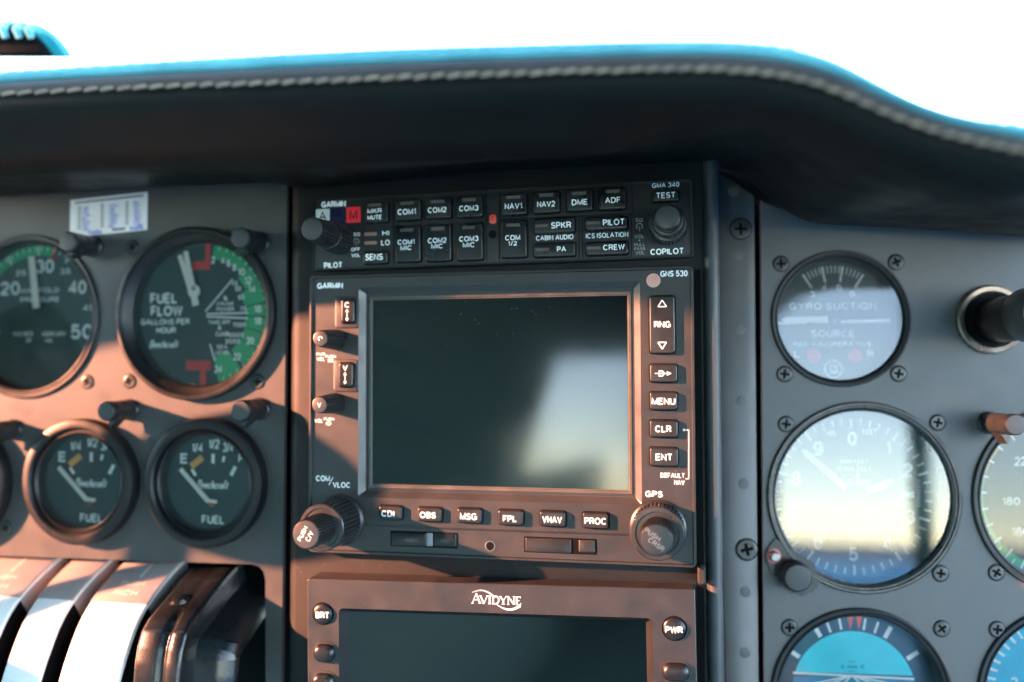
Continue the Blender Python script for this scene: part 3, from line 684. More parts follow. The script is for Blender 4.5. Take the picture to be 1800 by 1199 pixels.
for q, mm, s_, lm in (((555.5, 367.5, 579.5, 393), 'whitelamp', 'A', 'black'), ((580.5, 366, 607.5, 392), 'bluelamp', None, None), ((609, 364, 634, 391.5), 'redlamp', 'M', 'black')):
    b = GF.box(*q, W0); ob = ap.part('marker_lamp', MB().pad(b, .2, [(0, W0), (0, W0 + .1), (.1, W0 + .14)], seg=2), M[mm], smooth=0)
    if s_: ap.part('lettering', MB().text(s_, (b[0] + (b[2] - b[0]) * .22, b[1] + (b[3] - b[1]) * .2, b[2] - (b[2] - b[0]) * .22, b[3] - (b[3] - b[1]) * .18), W0 + .18, bold=-.004), M[lm], ob, smooth=0)
b = GF.box(860.5, 377, 872.5, 393.5, W0); ap.part('photocell', MB().pad(b, 1.0, [(0, W0), (.05, W0 + .5), (.5, W0 + .8)]), mat('red_photocell', (.75, .06, .03), .35, var=.4))
c = GF.px(866, 412, W0); ap.part('screw_hole', MB().lathe(c, [(1.7, W0 + .08), (1.5, W0 + .1), (1.35, W0 + .02), (1.3, W0 + .01)], 24), M['black'])
knob(ap, GF, 598, 421, [(6.6, W0, W0 + 13, .12, .93), (5.5, W0 + 13, W0 + 28, .12, .86)], n=26)
knob(ap, GF, 1175, 398, [(7.6, W0, W0 + 7.5, .07), (6.3, W0 + 7.5, W0 + 14, .06), (5.0, W0 + 14, W0 + 21, 0)], n=34)

# ---- navigator
nav = T('gps_navigator', 'charcoal GPS navigator with a large blank screen in the middle of the stack', 'navigator', SF, SF.px(880, 730, -6) + (-6.0,))
bN = frame_box(SF, (544, 487), (1221, 465), (1223, 999), (541, 970), 0.0)
scr_o = frame_box(SF, (629, 507.5), (1126, 491.5), (1127, 886), (629, 876.5), 0.0)
def rr3(b, r, i, w): return [(u, v, w) for u, v in rrect(b, r, i, 5)]
FW = -.55
nav.part('bezel', MB().loft([rr3(bN, 2.0, 0, -6.2), rr3(bN, 2.0, 0, -.3), rr3(bN, 2.0, .25, .25), rr3(bN, 2.0, 1.0, .3), rr3(bN, 1.6, 1.3, FW), rr3(bN, 1.5, 1.5, FW), rr3(scr_o, 1.2, 0, FW)], cap1=False), M['bezel'], smooth=40)
DR = -2.7
nav.part('screen_surround', MB().loft([rr3(scr_o, 1.2, 0, FW), rr3(scr_o, .6, 2.5, DR), rr3(scr_o, .5, 3.0, DR), rr3(scr_o, .5, 3.1, DR - .6), rr3(scr_o, .4, 3.7, DR - .6), rr3(scr_o, .4, 3.8, DR - .2)], cap1=False), mat('screen_surround_grey', (.060, .061, .064), .36, bump=.05), smooth=20)
nav.part('screen_border', MB().loft([rr3(scr_o, .4, 3.8, DR - .2), rr3(scr_o, .4, 4.7, DR - .2), rr3(scr_o, .3, 5.0, DR - .7), rr3(scr_o, .3, 5.9, DR - .75)], cap1=False), M['beige'], smooth=20)
nav.part('screen', MB().add(rr3(scr_o, .3, 5.3, DR - .7), [tuple(range(24))]), M['screen'], smooth=0)
mb = MB()
for s_, x0, y0, x1, y1, bo in (('GARMIN', 557.5, 497, 603, 507.5, .05), ('GNS 530', 1160.5, 475.5, 1209, 486.5, .03), ('PWR', 556.5, 620, 571, 625.5, .01), ('VOL', 557, 628, 571, 634.5, .01),
        ('PUSH', 572, 624, 590, 629.5, .01), ('SQ', 576, 631, 586, 637, .01), ('VOL', 553, 736.5, 567.5, 743, .01), ('PUSH', 569.5, 734, 587, 739.5, .01), ('ID', 573.5, 741, 582, 747.5, .01),
        ('COM', 555.5, 836, 580, 846, .015), ('VLOC', 585, 847.5, 616, 857.5, .015), ('DEFAULT', 1161, 831.5, 1204, 840, .015), ('NAV', 1185, 844, 1203.5, 852.5, .015), ('GPS', 1134, 863, 1165, 874, .03)):
    mb.text(s_, SF.box(x0, y0, x1, y1, FW), FW + .05, bold=bo)
mb.bar(SF.px(578, 853, FW), SF.px(585.5, 839, FW), .28, FW + .05)
for p, q in (((1203, 755.8), (1211, 755.8)), ((1210.6, 755.3), (1210.6, 842)), ((1211, 841.7), (1205, 841.7))): mb.bar(SF.px(*p, FW), SF.px(*q, FW), .3, FW + .05)
mb.disc(SF.px(1202.5, 755.8, FW), .5, FW + .06, 16)
nav.part('lettering', mb, M['white'], smooth=0)
nav.part('light_sensor', MB().lathe(SF.px(1148.6, 493, FW), [(2.75, FW), (2.7, FW + .12), (2.2, FW + .2)], 32), M['pink'])
def arrow(mb, c, s, w, up=True, wd=1.0):
    d = 1 if up else -1
    mb.tri([(c[0] - s * wd, c[1] - d * s * .6), (c[0] + s * wd, c[1] - d * s * .6), (c[0], c[1] + d * s)][::(1 if up else -1)], w)
def outline_tri(mb, c, s, w, up=True):
    d = 1 if up else -1
    P = [(c[0] - s, c[1] - d * s * .7), (c[0] + s, c[1] - d * s * .7), (c[0], c[1] + d * s * .9)]
    for i in range(3): mb.bar(P[i], P[(i + 1) % 3], s * .26, w + .001 * i)
HB = FW + 1.9
# rocker keys on the left
for (pad_, key, ch) in (((589, 521.5, 631, 577.5), (599.5, 526.5, 622.5, 568), 'C'), ((586.5, 632, 630, 689.5), (595, 637.5, 620, 680.5), 'V')):
    b = SF.box(*pad_, FW); nav.part('rocker_pad', MB().pad(b, 1.5, [(0, FW), (.2, FW + .35), (.6, FW + .5)]), M['bezel'])
    def gl_(mb, key=key, ch=ch):
        x0, y0, x1, y1 = key; xm = (x0 + x1) / 2 - 1; k = SF.k(xm, y0, HB)
        mb.text(ch, SF.box(xm - 4, y0 + 4.5, xm + 4.5, y0 + 14.5, HB), HB + .05, bold=.01)
        a = SF.px(xm, y0 + 20, HB); c_ = SF.px(xm, y0 + 35, HB)
        arrow(mb, a, .75, HB + .05, True); arrow(mb, c_, .75, HB + .05, False); mb.bar(a, c_, .28, HB + .052)
    button(nav, SF, *key, HB, FW + .5, (), None, 'button', 1.0, 'rocker_key', glyph=gl_)
def rg(mb):
    mb.text('RNG', SF.box(1149.7, 564.5, 1179, 576, HB), HB + .05, bold=.02)
    outline_tri(mb, SF.px(1164, 534, HB), 1.6, HB + .05, True); outline_tri(mb, SF.px(1164, 607, HB), 1.6, HB + .05, False)
button(nav, SF, 1141.5, 519.5, 1186.5, 621.5, HB, FW, (), None, 'gbutton', 1.2, 'rocker_key', glyph=rg)
def dg_(mb):
    mb.text('D', SF.box(1158, 651, 1168, 662, HB), HB + .05, bold=.02)
    mb.bar(SF.px(1151, 656.5, HB), SF.px(1174, 656.5, HB), .32, HB + .06)
    c = SF.px(1176, 656.5, HB); mb.tri([(c[0] - .8, c[1] - .85), (c[0] + 1.0, c[1]), (c[0] - .8, c[1] + .85)], HB + .05)
def nbtn(x0, y0, x1, y1, s_, tx, glyph=None): button(nav, SF, x0, y0, x1, y1, HB, FW, [(s_,) + tx] if s_ else (), None, 'gbutton', 1.0, bold=.018, glyph=glyph)
nbtn(1142, 640, 1190.5, 672, None, None, dg_)
nbtn(1142, 689, 1190.5, 721, 'MENU', (1145.5, 699.5, 1187, 711.5))
nbtn(1142, 738.5, 1191.5, 769, 'CLR', (1151.5, 748, 1180, 760))
nbtn(1142, 787, 1192, 820, 'ENT', (1152.5, 797.5, 1182, 809.5))
nbtn(665.5, 889.5, 706.5, 914.5, 'CDI', (670.5, 897.5, 693, 908.5))
nbtn(733.5, 892.5, 776.5, 917.5, 'OBS', (738, 900, 766, 911))
nbtn(803.5, 894, 847, 920, 'MSG', (808.5, 902, 838.5, 914))
nbtn(875, 897, 920, 923.5, 'FPL', (884, 906, 908.5, 917.5))
nbtn(948.5, 899, 994.5, 926, 'VNAV', (953, 907.5, 988, 919.5))
nbtn(1024, 901.5, 1070, 929.5, 'PROC', (1027.5, 910, 1066, 922))
# raised band under the screen
P = [SF.px(*p, FW) for p in ((640, 922.5), (1103, 938.5), (1104, 942.5), (640, 926.5))]
nav.part('lower_step', MB().loft([[(P[0][0], P[0][1], FW + .32), (P[1][0], P[1][1], FW + .32), (P[2][0], P[2][1], FW + .005), (P[3][0], P[3][1], FW + .005)],], cap1=True), M['bezel'], smooth=0)
# data card slots
for slot, bars, mm in (((686, 934.5, 804, 962), ((688, 937, 748, 960, 'button'), (749.5, 937, 760.5, 960.5, 'light'), (763, 938, 802, 961, 'button')), 0),
                   ((921, 945, 1048.6, 973), ((923.5, 947, 1004, 971, 'gbutton'), (1017.5, 950, 1046, 971, 'bezel')), 0)):
    b = SF.box(*slot, FW); ob = nav.part('card_slot', MB().pad(b, .3, [(0, FW), (0, FW + .08)], seg=2), M['black'], smooth=0)
    for q in bars: nav.part('card_door', MB().pad(SF.box(*q[:4], FW + .4), .4, [(0, FW + .05), (0, FW + .4), (.35, FW + .62)]), M[q[4]], ob, smooth=40)
c = SF.px(861.6, 960, FW); ob = nav.part('screw_socket', MB().lathe(c, [(2.2, FW), (2.1, FW + .14), (1.75, FW + .15), (1.6, FW - .0)], 32, cap=False), M['steel'])
nav.part('socket_hole', MB().disc(c, 1.65, FW + .05, 32), M['black'], ob)
# knobs
for cx, cy, ch in ((592, 597.5, 'C'), (590.5, 709, 'V')):
    c, k_, par = knob(nav, SF, cx, cy, [(4.4, FW, FW + 16.5, .17, .78)], n=17)
    mb = MB().text(ch, (c[0] - .9, c[1] - 1.0, c[0] + .9, c[1] + 1.0), FW + 16.8, bold=.02, rot=R(-60 if ch == 'C' else 0)); nav.part('lettering', mb, M['white'], par, smooth=0)
c, k_, par = knob(nav, SF, 598, 913.5, [(10.6, FW, FW + 1.6, 0), (9.6, FW + 1.6, FW + 19, .08), (6.0, FW + 19, FW + 33, .11)], n=32)
nav.part('knob_ring', MB().lathe(c, [(9.4, FW + 18.6), (9.0, FW + 19.2), (7.8, FW + 19.3), (7.4, FW + 18.8)], 64, cap=False), M['ringl'], par)
mb = MB(); z = FW + 33.3
for s_, du, dv in (('PUSH', -1.2, 0.4), ('C/V', 1.6, -.5)): mb.text(s_, (c[0] + du - 3.0, c[1] + dv - .9, c[0] + du + 3.0, c[1] + dv + .9) if s_ == 'PUSH' else (c[0] + du - 2.0, c[1] + dv - 1.0, c[0] + du + 2.0, c[1] + dv + 1.0), z, bold=.0, rot=R(62))
nav.part('lettering', mb, M['white'], par, smooth=0)
c, k_, par = knob(nav, SF, 1157, 928, [(11.0, FW, FW + 1.6, 0), (10.2, FW + 1.6, FW + 12, .05), (6.4, FW + 12, FW + 24, .07)], n=42)
nav.part('knob_ring', MB().lathe(c, [(10.1, FW + 11.6), (9.7, FW + 12.2), (8.2, FW + 12.3), (7.8, FW + 11.8)], 64, cap=False), M['ringl'], par)
mb = MB(); z = FW + 24.3
for s_, du, dv in (('PUSH', -1.3, 2.0), ('CRSR', 0, -1.5)): mb.text(s_, (c[0] + du - 3.2, c[1] + dv - .9, c[0] + du + 3.2, c[1] + dv + .9), z, bold=.0, rot=R(-35))
nav.part('lettering', mb, M['dim'], par, smooth=0)

# ---- lower multifunction display
pA = SF.O + SF.U * SF.px(540, 1018, 7)[0] + SF.V * SF.px(540, 1018, 7)[1] + SF.N * 7
pB = SF.O + SF.U * SF.px(1221.5, 1036, 2)[0] + SF.V * SF.px(1221.5, 1036, 2)[1] + SF.N * 2
U = (pB - pA).normalized(); V = (SF.V - U * SF.V.dot(U)).normalized()
AF = Frame((pA + pB) / 2, U, V, U.cross(V))
mf = T('multifunction_display', 'charcoal multifunction display with a blank screen at the bottom of the stack', 'display', AF, (0, -40, -12))
q0 = AF.px(540, 1018); q1 = AF.px(1221.5, 1036)
bM = (q0[0], q0[1] - 150, q1[0], q0[1])
sM = frame_box(AF, (596, 1068), (1149, 1088), (1149, 1300), (596, 1280), 0); sM = (sM[0], q0[1] - 140, sM[2], sM[3])
mf.part('bezel', MB().loft([rr3(bM, .8, 0, -14), rr3(bM, .8, 0, -.25), rr3(bM, .7, .3, 0), rr3(sM, 2.0, 0, 0)], cap1=False), M['bezel'], smooth=30)
mf.part('screen_surround', MB().loft([rr3(sM, 2.0, 0, 0), rr3(sM, 1.5, 1.2, -2.5), rr3(sM, 1.0, 2.6, -5)], cap1=False), mat('display_surround_black', (.022, .022, .023), .4), smooth=20)
mf.part('screen', MB().add(rr3(sM, 1.0, 2.3, -4.9), [tuple(range(24))]), M['screen'], smooth=0)
for x, y, r, s_, tb in ((567, 1079.5, 18, 'BRT', (555, 1075.5, 579, 1087)), (1185.5, 1105.5, 20, 'PWR', (1169, 1101, 1200, 1113))):
    k = AF.k(x, y); c = AF.px(x, y, .5)
    mf.part('button_recess', MB().lathe(c, [(r * k + .5, 0), (r * k + .4, .12), (r * k, .12)], 40), M['black'])
    ob = mf.part('button', MB().lathe(c, [(r * k * .98, 0), (r * k * .96, .7), (r * k * .85, 1.1), (r * k * .5, 1.3), (.3, 1.35)], 40), M['button'])
    mf.part('lettering', MB().text(s_, AF.box(*tb, 1.3), 1.42, bold=.03), M['white'], ob, smooth=0)
for x0, y0, x1, y1 in ((552, 1132, 589, 1163.5), (550, 1183, 588, 1214), (1164, 1165, 1212, 1197), (1164, 1220, 1212, 1250)):
    b = AF.box(x0, y0, x1, y1, .5)
    mf.part('button_recess', MB().pad((b[0] - .9, b[1] - .7, b[2] + .9, b[3] + .7), 4, [(0, 0), (.05, .25), (.5, .3)]), M['bezel'])
    mf.part('button', MB().pad(b, 3.2, [(0, .2), (0, 1.2), (.6, 2.2), (1.6, 2.8)], seg=8), M['button'], smooth=60)
# maker's emblem in serif capitals with a dotted swirl
def serif(mb, F, ch, x0, y0, x1, y1, w):
    def P(a, b): return F.px(x0 + (x1 - x0) * a, y1 + (y0 - y1) * b, w)
    th, tn = .62, .26
    def st_(a, b, c, d, wd): mb.bar(P(a, b), P(c, d), wd, w + random.random() * .01)
    def sf(a, b, l=.28): st_(a - l, b, a + l, b, .2)
    if ch == 'A': st_(.5, 1, .92, .02, th); st_(.5, 1, .08, .02, tn); st_(.24, .36, .74, .36, tn * .8); sf(.08, .03, .14); sf(.92, .03, .16)
    if ch == 'V': st_(.5, 0, .08, .98, th); st_(.5, 0, .92, .98, tn); sf(.08, .97, .16); sf(.92, .97, .14)
    if ch == 'I': st_(.5, 0, .5, 1, th); sf(.5, .03, .45); sf(.5, .97, .45)
    if ch == 'D':
        st_(.2, 0, .2, 1, th); st_(.05, .97, .5, .97, tn); st_(.05, .03, .5, .03, tn)
        a = [(.5 + .42 * math.sin(R(t)), .5 + .47 * math.cos(R(t))) for t in range(0, 181, 20)]
        for (p, q), (r_, s_) in zip(a, a[1:]): st_(p, q, r_, s_, .5)
    if ch == 'Y': st_(.5, .45, .08, .98, th); st_(.5, .45, .92, .98, tn); st_(.5, 0, .5, .48, th); sf(.5, .03, .22); sf(.08, .97, .16); sf(.92, .97, .14)
    if ch == 'N': st_(.15, 0, .15, 1, tn); st_(.12, .98, .88, .02, th); st_(.87, 0, .87, 1, tn); sf(.15, .03, .15); sf(.1, .97, .12); sf(.87, .97, .15)
    if ch == 'E': st_(.25, 0, .25, 1, th); st_(.1, .97, .85, .97, tn); st_(.1, .03, .9, .03, tn); st_(.25, .5, .7, .5, tn); st_(.85, 1, .85, .8, .2); st_(.9, 0, .9, .22, .2)
mb = MB(); lx = 829; slope = .03
for ch, wd, hb in (('A', 16, 1), ('V', 14, .8), ('I', 6, .8), ('D', 14, .8), ('Y', 13, .8), ('N', 14, .8), ('E', 11, .8)):
    yb = 1061 + (lx - 829) * slope; serif(mb, AF, ch, lx, yb - 18 * hb, lx + wd, yb, .06); lx += wd - (1.5 if ch == 'A' else -.2)
for i in range(16):
    t = i / 15; a = R(200 - 110 * t)
    mb.disc(AF.px(831 + 38 * t, 1041 - 5 * math.sin(t * 3.0) + 9 * t * t, .06), .16 + .20 * t, .07, 10)
    mb.disc(AF.px(872 + 41 * t, 1062 + 10 * math.sin(t * 2.7) - .5 * t, .06), .20 + .36 * t, .07, 10)
mf.part('emblem', mb, M['white'], smooth=0)

# ================================================================== GAUGES
def gauge(key, name, label, rim, depth, dial='dial', glass='glass', group=None, ring='ring', inner=.86, cat='gauge'):
    F, c, r = GA[key]
    t = T(name, label, cat, F, (c[0], c[1], -depth), group)
    ri = r * inner
    if rim == 'thin':        # flush instrument with a narrow metal ring and a deep wall
        prof = [(r, -.5), (r, .8), (r * .985, 1.25), (r * .965, 1.2), (r * .955, .5), (r * .94, .45), (r * .925, .9), (r * .905, .5), (ri * 1.0, -1.2), (ri * .99, -depth)]
    elif rim == 'deep':      # broad black bezel
        prof = [(r, -.5), (r, 3.2), (r * .985, 3.9), (r * .955, 4.1), (r * .94, 3.7), (r * .925, 2.2), (r * .90, 1.4), (ri * 1.02, -1), (ri, -depth)]
    else:                    # raised screw-on ring
        prof = [(r, 0), (r, 4.6), (r * .985, 5.6), (r * .94, 6.2), (r * .87, 6.2), (r * .84, 5.4), (r * .83, 4.2), (r * .80, 4.4), (r * .775, 5.0), (r * .76, 4.6), (ri * 1.0, 3.2), (ri * .99, -depth)]
    t.part('bezel', MB().lathe(c, prof, 96, cap=False), M[ring], smooth=30)
    d = t.part('dial', MB().disc(c, ri * 1.02, -depth + .02, 96), M[dial], smooth=0)
    gz = 3.4 if rim == 'raised' else (-.9 if rim == 'thin' else -1.0)
    t.part('glass', MB().disc(c, ri * 1.01 if rim != 'thin' else r * .91, gz, 96), M[glass], smooth=0)
    return t, F, c, ri, d, -depth + .08
def marks(t, d, F, w, items, m, name='markings', bold=.02):
    mb = MB()
    for it in items: mb.text(it[0], F.box(*it[1:5], w), w, bold=bold, **(it[5] if len(it) > 5 else {}))
    return t.part(name, mb, M[m], d, smooth=0)
def ticks(mb, c, r0, r1, angs, wd, w):
    for a in angs:
        s_, c_ = math.sin(R(a)), math.cos(R(a))
        mb.bar((c[0] + r0 * s_, c[1] + r0 * c_), (c[0] + r1 * s_, c[1] + r1 * c_), wd, w)

# manifold pressure
t, F, c, ri, d, w = gauge('manifold', 'manifold_gauge', 'large manifold pressure gauge at the left edge with a green arc and white needle', 'thin', 7, 'dial_glare', inner=.91)
mb = MB().arc(c, ri * .84, ri * .97, -75, 14, w, 40); t.part('green_arc', mb, M['green'], d, smooth=0)
mb = MB().arc(c, ri * .80, ri * .97, 14, 17, w + .02, 4); t.part('red_line', mb, M['red'], d, smooth=0)
mb = MB(); ticks(mb, c, ri * .90, ri * .97, range(-135, 136, 6), .45, w + .03); ticks(mb, c, ri * .84, ri * .97, range(-120, 130, 30), .8, w + .04)
for it in (('20', 1, 495, 35, 519), ('30', 63, 456, 95, 480), ('40', 121, 493, 152, 517), ('50', 124, 570, 163, 596), ('10', -40, 571, -2, 596)): mb.text(it[0], F.box(*it[1:], w), w + .04, bold=.02)
for it in (('25', 28, 475, 46, 485), ('35', 106, 472, 124, 482), ('45', 146, 535, 166, 547), ('MANIFOLD', 36, 506, 104, 515), ('PRESSURE', 36, 522, 104, 531), ('INCHES', 24, 583, 58, 591), ('MERCURY', 74, 583, 116, 591), ('OF', 46, 595, 56, 602), ('HG', 80, 595, 92, 602)):
    mb.text(it[0], F.box(*it[1:], w), w + .04, bold=.01)
t.part('markings', mb, M['white'], d, smooth=0)
p, q = F.px(56, 451, w + 2), F.px(65, 542, w + 2)
t.part('needle', MB().bar(p, q, 3.6, w + 2, .5), M['cream'], smooth=0)

# fuel flow
t, F, c, ri, d, w = gauge('flow', 'fuel_flow_gauge', 'large fuel flow gauge with green segments and red marks', 'deep', 6, 'dial', inner=.83)
mb = MB(); dc = F.px(359, 556, w); rk = F.k(359, 556, w)
for a0, a1, r0 in ((9, 45, .80), (46, 62, .72), (63, 80, .63), (81.5, 92, .64), (93.5, 106, .64), (107, 121, .66), (122, 140, .66), (143, 166, .62)):
    mb.arc(c, ri * r0, ri * .985, a0, a1, w, 12)
t.part('green_arc', mb, M['green'], d, smooth=0)
mb = MB()
b = F.box(361, 426, 370, 473, w); mb.box(b[0], b[1], b[2], b[3], w, w + .05)
b = F.box(339, 459, 369.5, 474, w); mb.box(b[0], b[1], b[2], b[3], w, w + .06)
b = F.box(327, 634, 370, 651, w); mb.box(b[0], b[1], b[2], b[3], w, w + .06)
b = F.box(352, 649, 362, 684, w); mb.box(b[0], b[1], b[2], b[3], w, w + .05)
t.part('red_mark', mb, M['red'], d, smooth=0)
mb = MB()
for it in (('FUEL', 264, 515, 312, 534), ('FLOW', 265, 537, 321, 556), ('GALLONS PER', 247, 560.5, 333, 571), ('HOUR', 275, 575, 309, 586)): mb.text(it[0], F.box(*it[1:], w), w + .05, bold=.035)
mb.text('Beechcraft', F.box(264, 598, 314, 612, w), w + .05, bold=.01, italic=.35)
for s_, x, y in (('2', 375, 457), ('4', 392, 458), ('6', 402, 463), ('8', 412, 470), ('10', 424, 478), ('12', 436, 493), ('14', 443, 508), ('16', 453, 543), ('18', 453, 564), ('20', 440, 599), ('22', 417, 627), ('24', 384, 649)):
    mb.text(s_, F.box(x - 4.5 * len(s_) * .75, y - 6.5, x + 4.5 * len(s_) * .75, y + 6.5, w), w + .07, bold=.02)
for s_, x0, y0, x1, y1 in (('%', 393, 520, 400, 529), ('CRUISE', 381, 531, 411, 537), ('POWER', 381, 540, 411, 547), ('TAKE OFF', 366, 563, 405, 570), ('&', 383, 572, 390, 580), ('CLIMB', 379, 583, 402, 591), ('75', 422, 539, 434, 547), ('65', 419, 518, 430, 527), ('7000', 409, 567, 432, 575), ('5000', 402, 585, 429, 593), ('3000', 395, 596, 422, 604), ('SEA', 381, 606, 400, 613), ('LEVEL', 379, 616, 404, 623), ('55', 413, 503, 424, 512), ('45', 407, 494, 418, 502)):
    mb.text(s_, F.box(x0, y0, x1, y1, w), w + .05, bold=.02)
for p, q in (((361, 548), (409, 491)), ((363, 552), (436, 550)), ((363, 556.5), (436, 559.5)), ((369, 605), (378, 634))): mb.bar(F.px(*p, w), F.px(*q, w), .7, w + .04)
ticks(mb, c, ri * .93, ri * .985, range(14, 166, 7), .45, w + .06)
t.part('markings', mb, M['white'], d, smooth=0)
mb = MB(); p, q = F.px(327, 442, w + 2), F.px(345, 537, w + 2); mb.bar(q, p, 3.2, w + 2, .5, .7)
p, q = F.px(317, 449, w + 1), F.px(338, 515, w + 1); mb.bar(q, p, 2.6, w + 1.2, .5, .8); mb.lathe(F.px(342, 512, w + 2), [(3.0, w + 2), (3.0, w + 2.7), (2.6, w + 2.9)], 24)
t.part('needle', mb, M['cream'], smooth=0)
t.part('pivot', MB().lathe(F.px(342, 507, w + 2), [(1.2, w + 2.9), (1.1, w + 3.2)], 16), M['dim'])

# fuel quantity
def fuel(key, label, dx, dy, full):
    t, F, c, ri, d, w = gauge(key, 'fuel_gauge', label, 'raised', .5, 'dial', group='fuel quantity gauges', inner=.735)
    def B(x0, y0, x1, y1): return F.box(x0 + dx, y0 + dy, x1 + dx, y1 + dy, w)
    def PX(x, y, ww=w): return F.px(x + dx, y + dy, ww)
    mb = MB()
    mb.text('E', B(317, 797, 330.5, 815), w, bold=.03)
    for s_, x0, y0, x1, y1 in (('1/4', 337, 779, 357, 795), ('1/2', 366.5, 772, 386, 789), ('3/4', 391.5, 778, 411, 795)): mb.text(s_, B(x0, y0, x1, y1), w, bold=.012, italic=.05)
    if full: mb.text('F', B(419, 798, 430, 813), w, bold=.02)
    else: mb.bar(PX(424, 801), PX(424, 812), .9, w)
    mb.text('FUEL', B(354.5, 906, 394.5, 921), w, bold=.03)
    mb.text('Beechcraft', B(347, 844, 402, 860), w, bold=.008, italic=.3)
    mb.bar(PX(337, 825), PX(344, 836), 1.4, w); mb.bar(PX(374.5, 798), PX(374.5, 814.5), 1.5, w); mb.bar(PX(394, 802), PX(392, 812), 1.2, w); mb.bar(PX(414, 820), PX(406, 836), 1.7, w)
    t.part('markings', mb, M['white'], d, smooth=0)
    t.part('low_mark', MB().bar(PX(336, 820), PX(356, 804), 3.0, w + .02), M['orange'], d, smooth=0)
    mb = MB().bar(PX(367, 881, w + 1.4), PX(318, 824, w + 1.4), 2.2, w + 1.4, .5, .9)
    mb.bar(PX(365, 880, w + 1.4), PX(382, 882, w + 1.4), 1.5, w + 1.4, .4)
    t.part('needle', mb, M['cream'], smooth=0)
    t.part('pivot', MB().lathe(PX(373, 884, w + .5), [(1.9, w), (1.8, w + 1), (1.0, w + 1.3)], 20), mat('copper_pivot', (.35, .14, .09), .4, metal=.4))
    return t
fuel('fuel_b', 'small fuel gauge nearest the navigator, needle at empty, F for full in view', 0, 0, True)
fuel('fuel_a', 'small fuel gauge between the far left dial and the other fuel gauge', -214, -3, False)
t, F, c, ri, d, w = gauge('edge', 'oil_gauge', 'round gauge cut off by the left edge of the photo ending in a 0', 'raised', 3, 'dial_glare', inner=.735)
mb = MB().text('80', F.box(-24, 822, 8, 842, w), w, bold=.02); ticks(mb, c, ri * .85, ri * .95, range(-120, 121, 20), .7, w); t.part('markings', mb, M['white'], d, smooth=0)

# gyro suction
t, F, c, ri, d, w = gauge('suction', 'suction_gauge', 'gyro suction gauge with two pale red source dots', 'thin', 9, 'dial_glare', 'glassr', inner=.89)
mb = MB()
for it in (('GYRO SUCTION', 1387, 532, 1540, 544), ('SOURCE', 1426, 580, 1502, 592.5), ('RED = INOPERATIVE', 1395, 600.5, 1532, 608.5), ('L', 1396, 615.5, 1406, 628.5), ('R', 1524.5, 615, 1535, 627),
           ('3', 1423, 512, 1433, 522.5), ('4', 1444, 500, 1454, 511), ('5', 1469, 500, 1480, 511), ('6', 1493, 511, 1503, 522)):
    mb.text(it[0], F.box(*it[1:], w), w, bold=.02, spacing=1.15 if len(it[0]) > 2 else 1)
tc = F.px(1466, 563, w); k = F.k(1466, 563, w)
ticks(mb, tc, 83 * k, 96 * k, [-32 + 4.3 * i for i in range(16)], .45, w); ticks(mb, tc, 68 * k, 96 * k, (-33, -11.5, 10, 33), .9, w + .02)
p, q = F.px(1366, 568, w), F.px(1418, 567, w); mb.bar(p, q, .9, w); p, q = F.px(1478, 566, w), F.px(1565, 563.5, w); mb.bar(p, q, 1.3, w); mb.disc(F.px(1467.5, 563.5, w), .7, w, 12)
cc = F.px(1465, 649, w); mb.arc(cc, 3.5, 4.1, 0, 360, w, 32); mb.bar((cc[0] - 2.2, cc[1] - 2.2), (cc[0] + 2.2, cc[1] + 2.2), .4, w + .02); mb.arc(cc, 1.2, 1.7, 20, 330, w + .01, 16); mb.bar((cc[0] - 1.8, cc[1] + 1.6), (cc[0] + 1.0, cc[1] + 1.6), .45, w + .02); mb.bar((cc[0] - .4, cc[1] - 2.1), (cc[0] + 2.0, cc[1] - 1.0), .45, w + .02)
t.part('markings', mb, M['white'], d, smooth=0)
mb = MB().disc(F.px(1430.5, 625.5, w), 3.2, w, 32).disc(F.px(1503, 625, w), 3.1, w, 32); t.part('source_flag', mb, M['red'], d, smooth=0)
p, q = F.px(1455, 562, w + 2), F.px(1382, 562, w + 2); mb = MB().bar(p, q, 2.9, w + 2, .5, .8); e = F.px(1372, 562.5, w + 2); mb.poly([(q[0], q[1] + 1.2), (e[0], e[1]), (q[0], q[1] - 1.2)], [w + 2.01, w + 2.45])
t.part('needle', mb, M['cream'], smooth=0)

# altimeter
t, F, c, ri, d, w = gauge('alti', 'altimeter', 'large altimeter with white numerals, a setting knob and a bracket at its lower left', 'thin', 10, 'dial_glare', 'glassr', ring='ringl', inner=.90)
dcx, dcy = 1499, 872; tc = F.px(dcx, dcy, w); k = F.k(dcx, dcy, w)
mb = MB(); ticks(mb, tc, 125 * k, 138 * k, [7.2 * i for i in range(50) if i % 5], .75, w); ticks(mb, tc, 120 * k, 138 * k, [36 * i for i in range(10)], 1.0, w + .01)
for i, (x, y) in enumerate(((1498, 771), (1562, 786), (1596, 826), (1600, 908), (1560, 955), (1500, 974), (1438, 953), (1397, 902), (1399, 841), (1438, 788))):
    if i == 4: pass
    hw = 4 if i == 1 else 8.5
    mb.text(str(i), F.box(x - hw, y - 12.5, x + hw, y + 12.5, w), w + .02, bold=.02)
for it in (('100', 1453, 757, 1470, 766), ('FEET', 1516, 754, 1542, 764), ('1000 FEET', 1474, 808, 1527, 815), ('10,000 FEET', 1470, 820, 1532, 828), ('ALT', 1486, 842, 1500, 854), ('UDE', 1508, 842, 1530, 854)):
    mb.text(it[0], F.box(*it[1:], w), w + .02, bold=.015)
for i in range(9): 
    p, q = F.px(1612, 845 + i * 5.5, w), F.px(1618, 845 + i * 5.5, w); mb.bar(p, q, .45, w)
b = F.box(1584, 864, 1607, 875, w); mb.box(b[0], b[1], b[2], b[3], w, w + .03)
t.part('markings', mb, M['white'], d, smooth=0)
